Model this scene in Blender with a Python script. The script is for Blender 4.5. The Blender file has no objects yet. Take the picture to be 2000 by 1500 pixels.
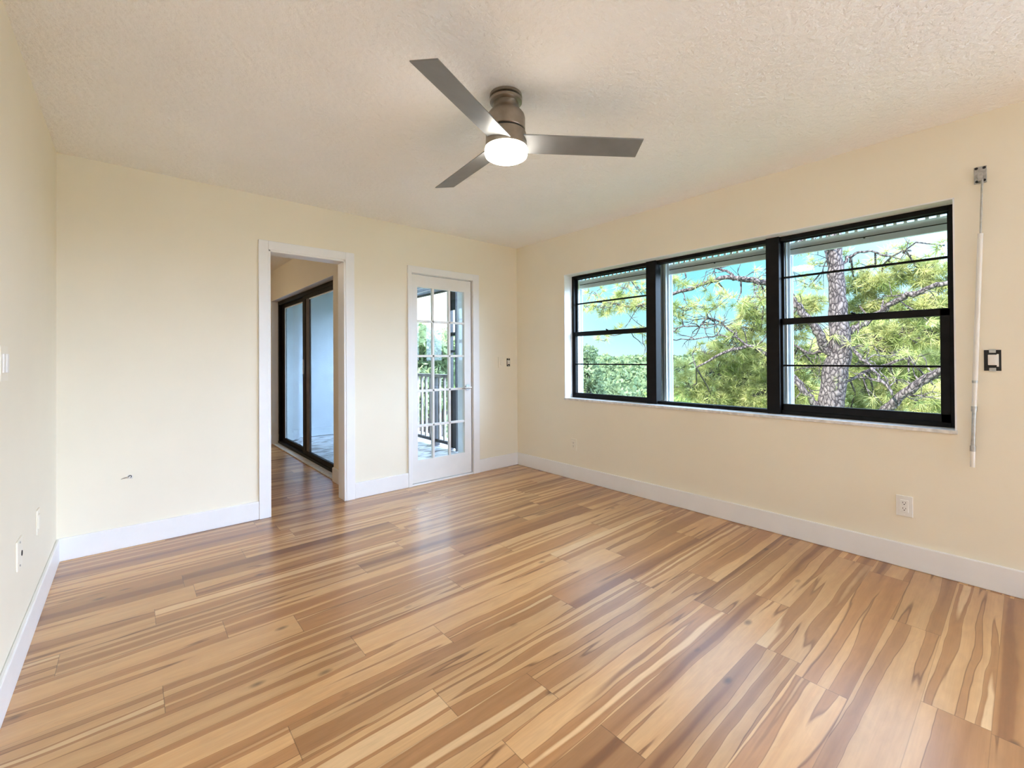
import bpy, bmesh, math, random
import numpy as np
from mathutils import Vector, Matrix

S = bpy.context.scene
COL = S.collection
# ------------------------------------------------------------------ camera
cam_data = bpy.data.cameras.new('camera')
cam = bpy.data.objects.new('camera', cam_data); COL.objects.link(cam)
FWD = Vector((0.65203784, 0.75816445, 0.00577278))
RGT = Vector((0.75818606, -0.65201114, -0.00594754))
UPV = Vector((7.45297e-04, -8.25486e-03, 9.9996565e-01))
cam.matrix_world = Matrix(((RGT.x, UPV.x, -FWD.x, 0.3355), (RGT.y, UPV.y, -FWD.y, -3.7716),
                           (RGT.z, UPV.z, -FWD.z, 1.1897), (0, 0, 0, 1)))
cam_data.sensor_width = 36.0
cam_data.lens = 866.22 / 2000 * 36.0
cam_data.shift_x = 0.0
cam_data.shift_y = (696.08 - 750) / 2000
cam_data.clip_start = 0.02; cam_data.clip_end = 2000
S.camera = cam
# ------------------------------------------------------------------ view + cycles options
S.view_settings.view_transform = 'Standard'; S.view_settings.look = 'None'
S.view_settings.gamma = 1.0; S.view_settings.use_curve_mapping = False
S.view_settings.exposure = 1.21
cy = S.cycles
cy.max_bounces = 14; cy.diffuse_bounces = 9; cy.glossy_bounces = 5; cy.transmission_bounces = 8
cy.transparent_max_bounces = 24; cy.sample_clamp_indirect = 12; cy.use_denoising = True
cy.caustics_reflective = False; cy.caustics_refractive = False

# ------------------------------------------------------------------ sky
SUN_DIR = Vector((-0.74, 0.10, 0.66)).normalized()
SUN_E = 9.0
world = bpy.data.worlds.new('sky'); S.world = world; world.use_nodes = True
wt = world.node_tree; wt.nodes.clear()
def wn(t, **k):
    n = wt.nodes.new(t)
    for a, b in k.items(): setattr(n, a, b)
    return n
tc = wn('ShaderNodeTexCoord'); sep = wn('ShaderNodeSeparateXYZ'); wt.links.new(tc.outputs['Generated'], sep.inputs[0])
ramp = wn('ShaderNodeValToRGB'); wt.links.new(sep.outputs['Z'], ramp.inputs[0])
cr = ramp.color_ramp
cr.elements[0].position = 0.0; cr.elements[0].color = (0.50, 0.66, 0.74, 1)
cr.elements[1].position = 1.0; cr.elements[1].color = (0.95, 1.4, 2.0, 1)
for pos, c in ((0.05, (0.36, 0.70, 0.78, 1)), (0.2, (0.18, 0.58, 0.68, 1)), (0.30, (0.45, 0.80, 1.05, 1)), (0.5, (1.0, 1.50, 2.1, 1))):
    e = cr.elements.new(pos); e.color = c
# added bright sky glow outside the view, aimed to light the room
dot = wn('ShaderNodeVectorMath', operation='DOT_PRODUCT'); wt.links.new(tc.outputs['Generated'], dot.inputs[0]); dot.inputs[1].default_value = Vector((0.62, -0.70, 0.34)).normalized()
mx = wn('ShaderNodeMath', operation='MAXIMUM'); wt.links.new(dot.outputs['Value'], mx.inputs[0]); mx.inputs[1].default_value = 0
pw = wn('ShaderNodeMath', operation='POWER'); wt.links.new(mx.outputs[0], pw.inputs[0]); pw.inputs[1].default_value = 5.0
glow = wn('ShaderNodeMix', data_type='RGBA', blend_type='ADD'); glow.clamp_result = False
sc_ = wn('ShaderNodeVectorMath', operation='SCALE'); sc_.inputs[0].default_value = (7.4, 9.0, 12.4); wt.links.new(pw.outputs[0], sc_.inputs['Scale'])
glow.inputs['Factor'].default_value = 1.0
wt.links.new(ramp.outputs[0], glow.inputs['A']); wt.links.new(sc_.outputs[0], glow.inputs['B'])
dot2 = wn('ShaderNodeVectorMath', operation='DOT_PRODUCT'); wt.links.new(tc.outputs['Generated'], dot2.inputs[0]); dot2.inputs[1].default_value = Vector((-0.05, -0.90, 0.42)).normalized()  # second added sky glow, fills the room with light from behind
mx2 = wn('ShaderNodeMath', operation='MAXIMUM'); wt.links.new(dot2.outputs['Value'], mx2.inputs[0]); mx2.inputs[1].default_value = 0
pw2 = wn('ShaderNodeMath', operation='POWER'); wt.links.new(mx2.outputs[0], pw2.inputs[0]); pw2.inputs[1].default_value = 2.5
sc2 = wn('ShaderNodeVectorMath', operation='SCALE'); sc2.inputs[0].default_value = (2.3, 2.8, 3.8); wt.links.new(pw2.outputs[0], sc2.inputs['Scale'])
glow2 = wn('ShaderNodeMix', data_type='RGBA', blend_type='ADD'); glow2.clamp_result = False; glow2.inputs['Factor'].default_value = 1.0
wt.links.new(glow.outputs['Result'], glow2.inputs['A']); wt.links.new(sc2.outputs[0], glow2.inputs['B'])
# pale haze low over the trees beyond the balcony
dot3 = wn('ShaderNodeVectorMath', operation='DOT_PRODUCT'); wt.links.new(tc.outputs['Generated'], dot3.inputs[0]); dot3.inputs[1].default_value = Vector((0.47, 0.87, 0.12)).normalized()
mx3 = wn('ShaderNodeMath', operation='MAXIMUM'); wt.links.new(dot3.outputs['Value'], mx3.inputs[0]); mx3.inputs[1].default_value = 0
pw3 = wn('ShaderNodeMath', operation='POWER'); wt.links.new(mx3.outputs[0], pw3.inputs[0]); pw3.inputs[1].default_value = 26.0
sc3 = wn('ShaderNodeVectorMath', operation='SCALE'); sc3.inputs[0].default_value = (0.9, 0.6, 0.5); wt.links.new(pw3.outputs[0], sc3.inputs['Scale'])
glow3 = wn('ShaderNodeMix', data_type='RGBA', blend_type='ADD'); glow3.clamp_result = False; glow3.inputs['Factor'].default_value = 1.0
wt.links.new(glow2.outputs['Result'], glow3.inputs['A']); wt.links.new(sc3.outputs[0], glow3.inputs['B'])
bg = wn('ShaderNodeBackground'); bg.inputs['Strength'].default_value = 1.0; wt.links.new(glow3.outputs['Result'], bg.inputs['Color'])
wo = wn('ShaderNodeOutputWorld'); wt.links.new(bg.outputs[0], wo.inputs['Surface'])
# ------------------------------------------------------------------ sun
sl = bpy.data.lights.new('sun', 'SUN'); sl.energy = SUN_E; sl.color = (1.0, 0.95, 0.86); sl.angle = 0.009
so = bpy.data.objects.new('sun', sl); COL.objects.link(so)
so.rotation_euler = (-SUN_DIR).to_track_quat('-Z', 'Y').to_euler(); so.location = SUN_DIR * 60

random.seed(7); RNG = np.random.default_rng(11)
# ------------------------------------------------------------------ materials
def new_mat(name):
    m = bpy.data.materials.new(name); m.use_nodes = True
    nt = m.node_tree; b = nt.nodes['Principled BSDF']
    return m, nt, b
def setp(b, col=None, rough=None, metal=None, spec=None):
    if col is not None: b.inputs['Base Color'].default_value = (*col, 1)
    if rough is not None: b.inputs['Roughness'].default_value = rough
    if metal is not None: b.inputs['Metallic'].default_value = metal
    if spec is not None: b.inputs['Specular IOR Level'].default_value = spec
def node(nt, t, **k):
    n = nt.nodes.new(t)
    for a, b in k.items(): setattr(n, a, b)
    return n
def bump(nt, b, scale, strength, dist=0.002, detail=3.0, rough=0.5, ramp_pts=None):
    tcn = node(nt, 'ShaderNodeTexCoord'); nz = node(nt, 'ShaderNodeTexNoise'); bp = node(nt, 'ShaderNodeBump')
    nz.inputs['Scale'].default_value = scale; nz.inputs['Detail'].default_value = detail; nz.inputs['Roughness'].default_value = rough
    nt.links.new(tcn.outputs['Object'], nz.inputs['Vector'])
    src = nz.outputs['Fac']
    if ramp_pts:
        r = node(nt, 'ShaderNodeValToRGB'); r.color_ramp.elements[0].position = ramp_pts[0]; r.color_ramp.elements[1].position = ramp_pts[1]
        nt.links.new(src, r.inputs[0]); src = r.outputs[0]
    bp.inputs['Strength'].default_value = strength; bp.inputs['Distance'].default_value = dist
    nt.links.new(src, bp.inputs['Height']); nt.links.new(bp.outputs[0], b.inputs['Normal'])
def vary(nt, b, c0, c1, scale, stretch=(1, 1, 1), detail=4.0, lo=0.35, hi=0.65):
    tcn = node(nt, 'ShaderNodeTexCoord'); mp = node(nt, 'ShaderNodeMapping'); mp.inputs['Scale'].default_value = stretch
    nz = node(nt, 'ShaderNodeTexNoise'); nz.inputs['Scale'].default_value = scale; nz.inputs['Detail'].default_value = detail
    r = node(nt, 'ShaderNodeValToRGB'); r.color_ramp.elements[0].position = lo; r.color_ramp.elements[1].position = hi
    r.color_ramp.elements[0].color = (*c0, 1); r.color_ramp.elements[1].color = (*c1, 1)
    nt.links.new(tcn.outputs['Object'], mp.inputs[0]); nt.links.new(mp.outputs[0], nz.inputs['Vector'])
    nt.links.new(nz.outputs['Fac'], r.inputs[0]); nt.links.new(r.outputs[0], b.inputs['Base Color'])
    return nz
def simple(name, col, rough=0.5, metal=0.0, spec=0.5, var=0.06, vscale=9.0, bmp=None):
    m, nt, b = new_mat(name); setp(b, col, rough, metal, spec)
    c0 = tuple(max(0, c * (1 - var)) for c in col); c1 = tuple(min(1, c * (1 + var)) for c in col)
    vary(nt, b, c0, c1, vscale)
    if bmp: bump(nt, b, *bmp)
    return m
M = {}
M['wall'] = simple('cream_wall_paint', (0.84, 0.785, 0.65), 0.6, var=0.015, vscale=2.0, bmp=(180, 0.12, 0.001))
M['wall_plate'] = simple('cream_painted_plate', (0.84, 0.79, 0.665), 0.45, var=0.02)
M['ceiling'] = simple('white_textured_ceiling', (0.92, 0.925, 0.925), 0.75, var=0.02, vscale=1.5, bmp=(38, 0.55, 0.006, 4.0, 0.55, (0.38, 0.62)))
M['trim'] = simple('white_trim_paint', (0.83, 0.83, 0.83), 0.35, var=0.01)
M['door_white'] = simple('white_door_paint', (0.82, 0.815, 0.80), 0.32, var=0.015)
M['sill'] = simple('white_marble_sill', (0.72, 0.71, 0.69), 0.3, var=0.16, vscale=30)
M['black_frame'] = simple('black_bronze_aluminium', (0.006, 0.0055, 0.006), 0.5, 0.0, 0.16, var=0.3, vscale=20)
M['grey_stile'] = simple('worn_bronze_aluminium', (0.10, 0.09, 0.095), 0.4, 0.3, var=0.2, vscale=14)
M['shutter'] = simple('white_shutter_aluminium', (0.88, 0.89, 0.89), 0.42, var=0.05)
M['track'] = simple('pale_shutter_track', (0.72, 0.76, 0.79), 0.4, var=0.04)
M['nickel'] = simple('brushed_nickel', (0.33, 0.285, 0.235), 0.33, 1.0, var=0.08, vscale=30)
M['blade'] = simple('silver_fan_blade', (0.21, 0.215, 0.22), 0.42, 0.22, var=0.06, vscale=12)
M['dark_metal'] = simple('dark_gap_metal', (0.03, 0.027, 0.025), 0.5, 0.4, var=0.2)
M['chrome'] = simple('polished_chrome', (0.60, 0.60, 0.60), 0.16, 1.0, var=0.05)
M['steel'] = simple('zinc_steel', (0.45, 0.44, 0.41), 0.35, 0.9, var=0.12, vscale=60)
M['white_plastic'] = simple('white_plastic', (0.80, 0.79, 0.76), 0.35, var=0.02)
M['black_box'] = simple('black_switch_recess', (0.010, 0.010, 0.010), 0.6, var=0.3, vscale=80)
M['hole'] = simple('dark_hole', (0.02, 0.017, 0.015), 0.9, var=0.3)
M['plaster'] = simple('torn_plaster', (0.74, 0.73, 0.70), 0.9, var=0.12, vscale=120)
M['stucco'] = simple('pale_blue_white_stucco', (0.72, 0.80, 0.86), 0.8, var=0.05, vscale=6, bmp=(60, 0.5, 0.006))
M['white_column'] = simple('white_painted_column', (0.86, 0.88, 0.91), 0.7, var=0.04, vscale=6, bmp=(60, 0.4, 0.005))
M['rail_wood'] = simple('weathered_bronze_rail', (0.30, 0.25, 0.21), 0.6, var=0.3, vscale=8)
M['rail_dark'] = simple('dark_rail_metal', (0.02, 0.02, 0.022), 0.5, var=0.3, vscale=8)
M['slat_blue'] = simple('grey_blue_shutter_slat', (0.40, 0.43, 0.50), 0.5, var=0.08)
M['ext'] = simple('exterior_stucco', (0.65, 0.62, 0.56), 0.85, var=0.06, vscale=3, bmp=(50, 0.4, 0.006))

def glass_mat(name, tint, refl=0.05):
    m = bpy.data.materials.new(name); m.use_nodes = True; nt = m.node_tree; nt.nodes.clear()
    tr = node(nt, 'ShaderNodeBsdfTransparent'); tr.inputs[0].default_value = (*tint, 1)
    gl = node(nt, 'ShaderNodeBsdfGlossy'); gl.inputs['Roughness'].default_value = 0.02; gl.inputs['Color'].default_value = (0.9, 0.95, 1, 1)
    lw = node(nt, 'ShaderNodeLayerWeight'); lw.inputs['Blend'].default_value = 0.5
    pw_ = node(nt, 'ShaderNodeMath', operation='POWER'); pw_.inputs[1].default_value = 5.0
    nt.links.new(lw.outputs['Facing'], pw_.inputs[0])
    mu = node(nt, 'ShaderNodeMath', operation='MULTIPLY_ADD'); mu.inputs[1].default_value = 0.6; mu.inputs[2].default_value = refl
    nt.links.new(pw_.outputs[0], mu.inputs[0])
    mix = node(nt, 'ShaderNodeMixShader'); nt.links.new(mu.outputs[0], mix.inputs[0])
    nt.links.new(tr.outputs[0], mix.inputs[1]); nt.links.new(gl.outputs[0], mix.inputs[2])
    o = node(nt, 'ShaderNodeOutputMaterial'); nt.links.new(mix.outputs[0], o.inputs[0])
    return m
M['glass'] = glass_mat('tinted_window_glass', (0.78, 0.82, 0.83), 0.012)
M['glass_slider'] = glass_mat('tinted_slider_glass', (0.62, 0.67, 0.69), 0.03)
M['glass_door'] = glass_mat('clear_door_glass', (0.95, 0.98, 0.99), 0.02)

def lamp_mat(name='lit_opal_glass', col=(1.0, 0.92, 0.80), e=15.0):
    m, nt, b = new_mat(name); setp(b, (0.9, 0.88, 0.82), 0.3)
    b.inputs['Emission Color'].default_value = (*col, 1); b.inputs['Emission Strength'].default_value = e
    return m
M['opal'] = lamp_mat()

M['fill_glow'] = lamp_mat('warm_fill_glow', (1.0, 0.76, 0.50), 20.0)  # glow of the added lamp in the next room

def floor_mat():
    m, nt, b = new_mat('strip_laminate_floor')
    L = nt.links.new
    def mth(op, a, c=None, clamp=False):
        n = node(nt, 'ShaderNodeMath', operation=op); n.use_clamp = clamp
        for i, v in enumerate((a, c)):
            if v is None: continue
            if isinstance(v, (int, float)): n.inputs[i].default_value = v
            else: L(v, n.inputs[i])
        return n.outputs[0]
    def comb(x, y, z):
        n = node(nt, 'ShaderNodeCombineXYZ')
        for i, v in enumerate((x, y, z)):
            if isinstance(v, (int, float)): n.inputs[i].default_value = v
            else: L(v, n.inputs[i])
        return n.outputs[0]
    tcn = node(nt, 'ShaderNodeTexCoord'); sp = node(nt, 'ShaderNodeSeparateXYZ'); L(tcn.outputs['Object'], sp.inputs[0])
    X, Y = sp.outputs['X'], sp.outputs['Y']
    PW, PL = 0.166, 1.22
    ry = mth('DIVIDE', mth('ADD', Y, 0.035), PW); row = mth('FLOOR', ry); fy = mth('FRACT', ry)
    w1 = node(nt, 'ShaderNodeTexWhiteNoise', noise_dimensions='1D'); L(row, w1.inputs['W'])
    rx = mth('ADD', mth('DIVIDE', X, PL), w1.outputs['Value']); colm = mth('FLOOR', rx); fx = mth('FRACT', rx)
    w2 = node(nt, 'ShaderNodeTexWhiteNoise', noise_dimensions='2D'); L(comb(row, colm, 0), w2.inputs['Vector'])
    idv = w2.outputs['Value']; idc = node(nt, 'ShaderNodeSeparateColor'); L(w2.outputs['Color'], idc.inputs[0])
    # broad wavy bands of sapwood and heartwood running along the plank
    wv = node(nt, 'ShaderNodeTexNoise'); wv.inputs['Scale'].default_value = 1.0; wv.inputs['Detail'].default_value = 2.0
    L(comb(mth('MULTIPLY', X, 2.6), mth('MULTIPLY', Y, 9.0), mth('MULTIPLY', idv, 31.0)), wv.inputs['Vector'])
    bn = node(nt, 'ShaderNodeTexNoise', noise_dimensions='3D'); bn.inputs['Scale'].default_value = 1.0
    bn.inputs['Detail'].default_value = 1.4; bn.inputs['Roughness'].default_value = 0.42
    L(comb(mth('MULTIPLY', X, 0.30), mth('MULTIPLY', mth('ADD', Y, mth('MULTIPLY', mth('SUBTRACT', wv.outputs['Fac'], 0.5), 0.034)), 12.5), mth('MULTIPLY', idv, 90.0)), bn.inputs['Vector'])
    band = mth('ADD', bn.outputs['Fac'], mth('MULTIPLY', mth('SUBTRACT', idc.outputs[1], 0.5), 0.13))
    r = node(nt, 'ShaderNodeValToRGB'); L(band, r.inputs[0]); e = r.color_ramp
    e.elements[0].position = 0.0; e.elements[0].color = (*FC['dark2'], 1)
    e.elements[1].position = 1.0; e.elements[1].color = (*FC['pale'], 1)
    for p, c in ((0.30, 'dark'), (0.36, 'mid'), (0.468, 'mid2'), (0.474, 'edge'), (0.482, 'light'), (0.60, 'light2'), (0.606, 'edge2'), (0.616, 'mid2'), (0.68, 'mid'), (0.70, 'pale')):
        q = e.elements.new(p); q.color = (*FC[c], 1)
    # fine grain
    g = node(nt, 'ShaderNodeTexNoise'); g.inputs['Scale'].default_value = 1.0; g.inputs['Detail'].default_value = 4.0
    L(comb(mth('MULTIPLY', X, 5.0), mth('MULTIPLY', Y, 150.0), mth('MULTIPLY', idv, 50.0)), g.inputs['Vector'])
    gs = mth('ADD', mth('MULTIPLY', g.outputs['Fac'], 0.24), 0.88)
    # soft figure
    f = node(nt, 'ShaderNodeTexNoise'); f.inputs['Scale'].default_value = 1.0; f.inputs['Detail'].default_value = 3.0; f.inputs['Distortion'].default_value = 1.2
    L(comb(mth('MULTIPLY', X, 7.0), mth('MULTIPLY', Y, 26.0), mth('MULTIPLY', idv, 20.0)), f.inputs['Vector'])
    fs = mth('ADD', mth('MULTIPLY', f.outputs['Fac'], 0.30), 0.85)
    tone = mth('ADD', mth('MULTIPLY', idc.outputs[0], 0.24), 0.88)
    # knots
    vo = node(nt, 'ShaderNodeTexVoronoi'); vo.inputs['Scale'].default_value = 1.0
    L(comb(mth('MULTIPLY', X, 2.6), mth('MULTIPLY', Y, 5.2), mth('MULTIPLY', idv, 7.0)), vo.inputs['Vector'])
    kn = node(nt, 'ShaderNodeMapRange'); L(vo.outputs['Distance'], kn.inputs[0])
    kn.inputs['From Min'].default_value = 0.03; kn.inputs['From Max'].default_value = 0.09; kn.inputs['To Min'].default_value = 0.45; kn.inputs['To Max'].default_value = 1.0
    # joints between planks
    def joint(fr, w):
        a = mth('MINIMUM', fr, mth('SUBTRACT', 1.0, fr)); return mth('LESS_THAN', a, w)
    jl = mth('MAXIMUM', joint(fx, 0.0011), mth('MULTIPLY', joint(fy, 0.007), 0.55))
    js = mth('SUBTRACT', 1.0, mth('MULTIPLY', jl, 0.42))
    val = mth('MULTIPLY', mth('MULTIPLY', gs, fs), mth('MULTIPLY', tone, mth('MULTIPLY', kn.outputs[0], js)))
    mul = node(nt, 'ShaderNodeVectorMath', operation='SCALE'); L(r.outputs[0], mul.inputs[0]); L(val, mul.inputs['Scale'])
    L(mul.outputs[0], b.inputs['Base Color'])
    b.inputs['Roughness'].default_value = FC['rough']; b.inputs['Specular IOR Level'].default_value = FC['spec']
    b.inputs['Coat Weight'].default_value = FC['coat']; b.inputs['Coat Roughness'].default_value = FC['coat_rough']; b.inputs['Coat IOR'].default_value = 1.6
    bp = node(nt, 'ShaderNodeBump'); bp.inputs['Strength'].default_value = 0.12; bp.inputs['Distance'].default_value = 0.001
    L(mth('SUBTRACT', g.outputs['Fac'], mth('MULTIPLY', jl, 1.0)), bp.inputs['Height']); L(bp.outputs[0], b.inputs['Normal'])
    return m
FC = dict(dark2=(0.184, 0.070, 0.018), dark=(0.248, 0.100, 0.030), mid=(0.368, 0.168, 0.056), mid2=(0.424, 0.204, 0.072), edge=(0.166, 0.064, 0.018), light=(0.562, 0.308, 0.124), light2=(0.608, 0.354, 0.152), edge2=(0.276, 0.124, 0.042), pale=(0.681, 0.432, 0.212), rough=0.45, spec=0.35, coat=0.8, coat_rough=0.25)
M['floor'] = floor_mat()

def tile_mat():
    m, nt, b = new_mat('slate_balcony_tile'); setp(b, (0.5, 0.5, 0.5), 0.3)
    nz = vary(nt, b, (0.22, 0.21, 0.23), (0.88, 0.89, 0.91), 3.2, (1, 2.4, 1), 5.0, 0.40, 0.54); nz.inputs['Distortion'].default_value = 1.5
    return m
M['tile'] = tile_mat()
def foliage_mat(name, c0, c1, scale, trans=0.35):
    m = bpy.data.materials.new(name); m.use_nodes = True; nt = m.node_tree; nt.nodes.clear()
    tcn = node(nt, 'ShaderNodeTexCoord'); nz = node(nt, 'ShaderNodeTexNoise'); nz.inputs['Scale'].default_value = scale; nz.inputs['Detail'].default_value = 3
    r = node(nt, 'ShaderNodeValToRGB'); r.color_ramp.elements[0].position = 0.34; r.color_ramp.elements[1].position = 0.66
    r.color_ramp.elements[0].color = (*c0, 1); r.color_ramp.elements[1].color = (*c1, 1)
    nt.links.new(tcn.outputs['Object'], nz.inputs['Vector']); nt.links.new(nz.outputs['Fac'], r.inputs[0])
    d = node(nt, 'ShaderNodeBsdfDiffuse'); t = node(nt, 'ShaderNodeBsdfTranslucent'); mix = node(nt, 'ShaderNodeMixShader'); mix.inputs[0].default_value = trans
    nt.links.new(r.outputs[0], d.inputs[0]); nt.links.new(r.outputs[0], t.inputs[0])
    nt.links.new(d.outputs[0], mix.inputs[1]); nt.links.new(t.outputs[0], mix.inputs[2])
    o = node(nt, 'ShaderNodeOutputMaterial'); nt.links.new(mix.outputs[0], o.inputs[0])
    return m
M['needles'] = foliage_mat('pine_needles', (0.22, 0.27, 0.08), (0.62, 0.58, 0.26), 2.6)
M['needles_far'] = foliage_mat('pine_needles_behind', (0.27, 0.34, 0.10), (0.82, 0.78, 0.34), 1.8, 0.42)
M['leaf_grey'] = foliage_mat('grey_green_leaves', (0.14, 0.19, 0.10), (0.28, 0.33, 0.18), 0.8)
M['leaf_green'] = foliage_mat('mid_green_leaves', (0.12, 0.20, 0.05), (0.32, 0.40, 0.12), 0.7)
M['forest'] = foliage_mat('distant_tree_canopy', (0.10, 0.145, 0.075), (0.22, 0.26, 0.13), 0.5, 0.15)
def bark_mat():
    m, nt, b = new_mat('pine_bark'); setp(b, (0.3, 0.25, 0.22), 0.9, 0, 0.2)
    tcn = node(nt, 'ShaderNodeTexCoord'); mp = node(nt, 'ShaderNodeMapping'); mp.inputs['Scale'].default_value = (1, 1, 0.5)
    wz = node(nt, 'ShaderNodeTexNoise'); wz.inputs['Scale'].default_value = 6; wz.inputs['Detail'].default_value = 3
    ad = node(nt, 'ShaderNodeVectorMath', operation='MULTIPLY_ADD'); ad.inputs[1].default_value = (0.12, 0.12, 0.12)
    vo = node(nt, 'ShaderNodeTexVoronoi', feature='DISTANCE_TO_EDGE'); vo.inputs['Scale'].default_value = 17
    nt.links.new(tcn.outputs['Object'], mp.inputs[0]); nt.links.new(mp.outputs[0], wz.inputs['Vector'])
    nt.links.new(wz.outputs['Color'], ad.inputs[0]); nt.links.new(mp.outputs[0], ad.inputs[2]); nt.links.new(ad.outputs[0], vo.inputs['Vector'])
    r = node(nt, 'ShaderNodeValToRGB'); r.color_ramp.elements[0].position = 0.02; r.color_ramp.elements[1].position = 0.30
    r.color_ramp.elements[0].color = (0.035, 0.025, 0.028, 1); r.color_ramp.elements[1].color = (0.25, 0.195, 0.19, 1)
    e = r.color_ramp.elements.new(0.12); e.color = (0.15, 0.115, 0.115, 1)
    nz = node(nt, 'ShaderNodeTexNoise'); nz.inputs['Scale'].default_value = 30; nz.inputs['Detail'].default_value = 4
    nt.links.new(mp.outputs[0], nz.inputs['Vector'])
    ml = node(nt, 'ShaderNodeMix', data_type='RGBA', blend_type='MULTIPLY'); ml.inputs['Factor'].default_value = 0.8
    nt.links.new(vo.outputs['Distance'], r.inputs[0]); nt.links.new(r.outputs[0], ml.inputs['A'])
    r2 = node(nt, 'ShaderNodeValToRGB'); r2.color_ramp.elements[0].position = 0.3; r2.color_ramp.elements[1].position = 0.65; r2.color_ramp.elements[0].color = (0.4, 0.4, 0.42, 1)
    nt.links.new(nz.outputs['Fac'], r2.inputs[0]); nt.links.new(r2.outputs[0], ml.inputs['B']); nt.links.new(ml.outputs['Result'], b.inputs['Base Color'])
    bp = node(nt, 'ShaderNodeBump'); bp.inputs['Strength'].default_value = 0.9; bp.inputs['Distance'].default_value = 0.03
    nt.links.new(vo.outputs['Distance'], bp.inputs['Height']); nt.links.new(bp.outputs[0], b.inputs['Normal'])
    return m
M['bark'] = bark_mat()
M['ground'] = simple('grass_ground', (0.14, 0.19, 0.07), 0.9, var=0.35, vscale=0.3)

# ------------------------------------------------------------------ mesh helpers
class MB:
    def __init__(s): s.v = []; s.f = []
    def add(s, vs, fs):
        o = len(s.v); s.v += [tuple(map(float, p)) for p in vs]; s.f += [tuple(i + o for i in f) for f in fs]; return s
    def box(s, x0, x1, y0, y1, z0, z1):
        return s.add([(x0, y0, z0), (x1, y0, z0), (x1, y1, z0), (x0, y1, z0), (x0, y0, z1), (x1, y0, z1), (x1, y1, z1), (x0, y1, z1)],
                     [(3, 2, 1, 0), (4, 5, 6, 7), (0, 1, 5, 4), (1, 2, 6, 5), (2, 3, 7, 6), (3, 0, 4, 7)])
    def tube(s, pts, n=10, cap=True):
        """pts: (x, y, z, r) along a line"""
        P = [Vector(p[:3]) for p in pts]; R = [p[3] for p in pts]; rings = []
        up = Vector((0, 0, 1))
        d0 = (P[1] - P[0]).normalized()
        a = d0.cross(up)
        if a.length < 1e-3: a = d0.cross(Vector((1, 0, 0)))
        a.normalize()
        vs = []; fs = []
        for i, p in enumerate(P):
            d = (P[min(i + 1, len(P) - 1)] - P[max(i - 1, 0)]).normalized()
            a = (a - d * a.dot(d)).normalized(); b = d.cross(a)
            for k in range(n):
                t = 2 * math.pi * k / n; vs.append(p + (a * math.cos(t) + b * math.sin(t)) * R[i])
        for i in range(len(P) - 1):
            for k in range(n):
                k2 = (k + 1) % n; fs.append((i * n + k, i * n + k2, (i + 1) * n + k2, (i + 1) * n + k))
        if cap:
            fs.append(tuple(range(n - 1, -1, -1))); fs.append(tuple((len(P) - 1) * n + k for k in range(n)))
        return s.add(vs, fs)
    def cyl(s, p0, p1, r, n=20, r1=None):
        return s.tube([(*p0, r), (*p1, r if r1 is None else r1)], n)
    def lathe(s, c, prof, n=48):
        """prof: (r, z) pairs, closed at both ends"""
        vs = []; fs = []
        for r, z in prof:
            for k in range(n):
                t = 2 * math.pi * k / n; vs.append((c[0] + r * math.cos(t), c[1] + r * math.sin(t), z))
        m = len(prof)
        for i in range(m - 1):
            for k in range(n):
                k2 = (k + 1) % n; fs.append((i * n + k, i * n + k2, (i + 1) * n + k2, (i + 1) * n + k))
        fs.append(tuple(range(n - 1, -1, -1))); fs.append(tuple((m - 1) * n + k for k in range(n)))
        return s.add(vs, fs)
    def sphere(s, c, r, n=14, m=8, sz=1.0):
        prof = [(max(1e-4, r * math.sin(math.pi * i / m)), c[2] - r * sz * math.cos(math.pi * i / m)) for i in range(m + 1)]
        return s.lathe(c, prof, n)
    def build(s, name, mat, parent=None, bevel=0.0, smooth=False, seg=2):
        me = bpy.data.meshes.new(name); me.from_pydata(s.v, [], s.f); me.update()
        bm = bmesh.new(); bm.from_mesh(me); bmesh.ops.recalc_face_normals(bm, faces=bm.faces); bm.to_mesh(me); bm.free()
        o = bpy.data.objects.new(name, me); COL.objects.link(o); me.materials.append(M[mat] if isinstance(mat, str) else mat)
        if bevel:
            md = o.modifiers.new('bevel', 'BEVEL'); md.width = bevel; md.segments = seg; md.limit_method = 'ANGLE'
        if smooth:
            for p in me.polygons: p.use_smooth = True
            if smooth != 'all':
                try: me.set_sharp_from_angle(angle=math.radians(38))
                except Exception: pass
        if parent is not None:
            o.parent = parent
            o.matrix_parent_inverse = Matrix.Translation(-root_of(parent).location) if parent.type == 'EMPTY' else Matrix.Identity(4)
        return o
def root_of(o):
    while o.parent: o = o.parent
    return o
def mesh_np(name, verts, tris, mat, parent=None):
    me = bpy.data.meshes.new(name); nv = len(verts); nf = len(tris)
    me.vertices.add(nv); me.vertices.foreach_set('co', np.asarray(verts, np.float32).ravel())
    me.loops.add(nf * 3); me.loops.foreach_set('vertex_index', np.asarray(tris, np.int32).ravel())
    me.polygons.add(nf); me.polygons.foreach_set('loop_start', np.arange(nf, dtype=np.int32) * 3)
    me.polygons.foreach_set('loop_total', np.full(nf, 3, np.int32))
    me.update(calc_edges=True); me.validate()
    o = bpy.data.objects.new(name, me); COL.objects.link(o); me.materials.append(M[mat])
    if parent is not None:
        o.parent = parent
        o.matrix_parent_inverse = Matrix.Translation(-root_of(parent).location) if parent.type == 'EMPTY' else Matrix.Identity(4)
    return o
def thing(name, loc, label, cat, group=None):
    e = bpy.data.objects.new(name, None); e.empty_display_size = 0.1; COL.objects.link(e); e.location = loc
    e['label'] = label; e['category'] = cat
    if group: e['group'] = group
    return e
def tag(o, label, cat, group=None, kind=None):
    o['label'] = label; o['category'] = cat
    if group: o['group'] = group
    if kind: o['kind'] = kind
    return o
def struct(o): o['kind'] = 'structure'; return o
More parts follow.
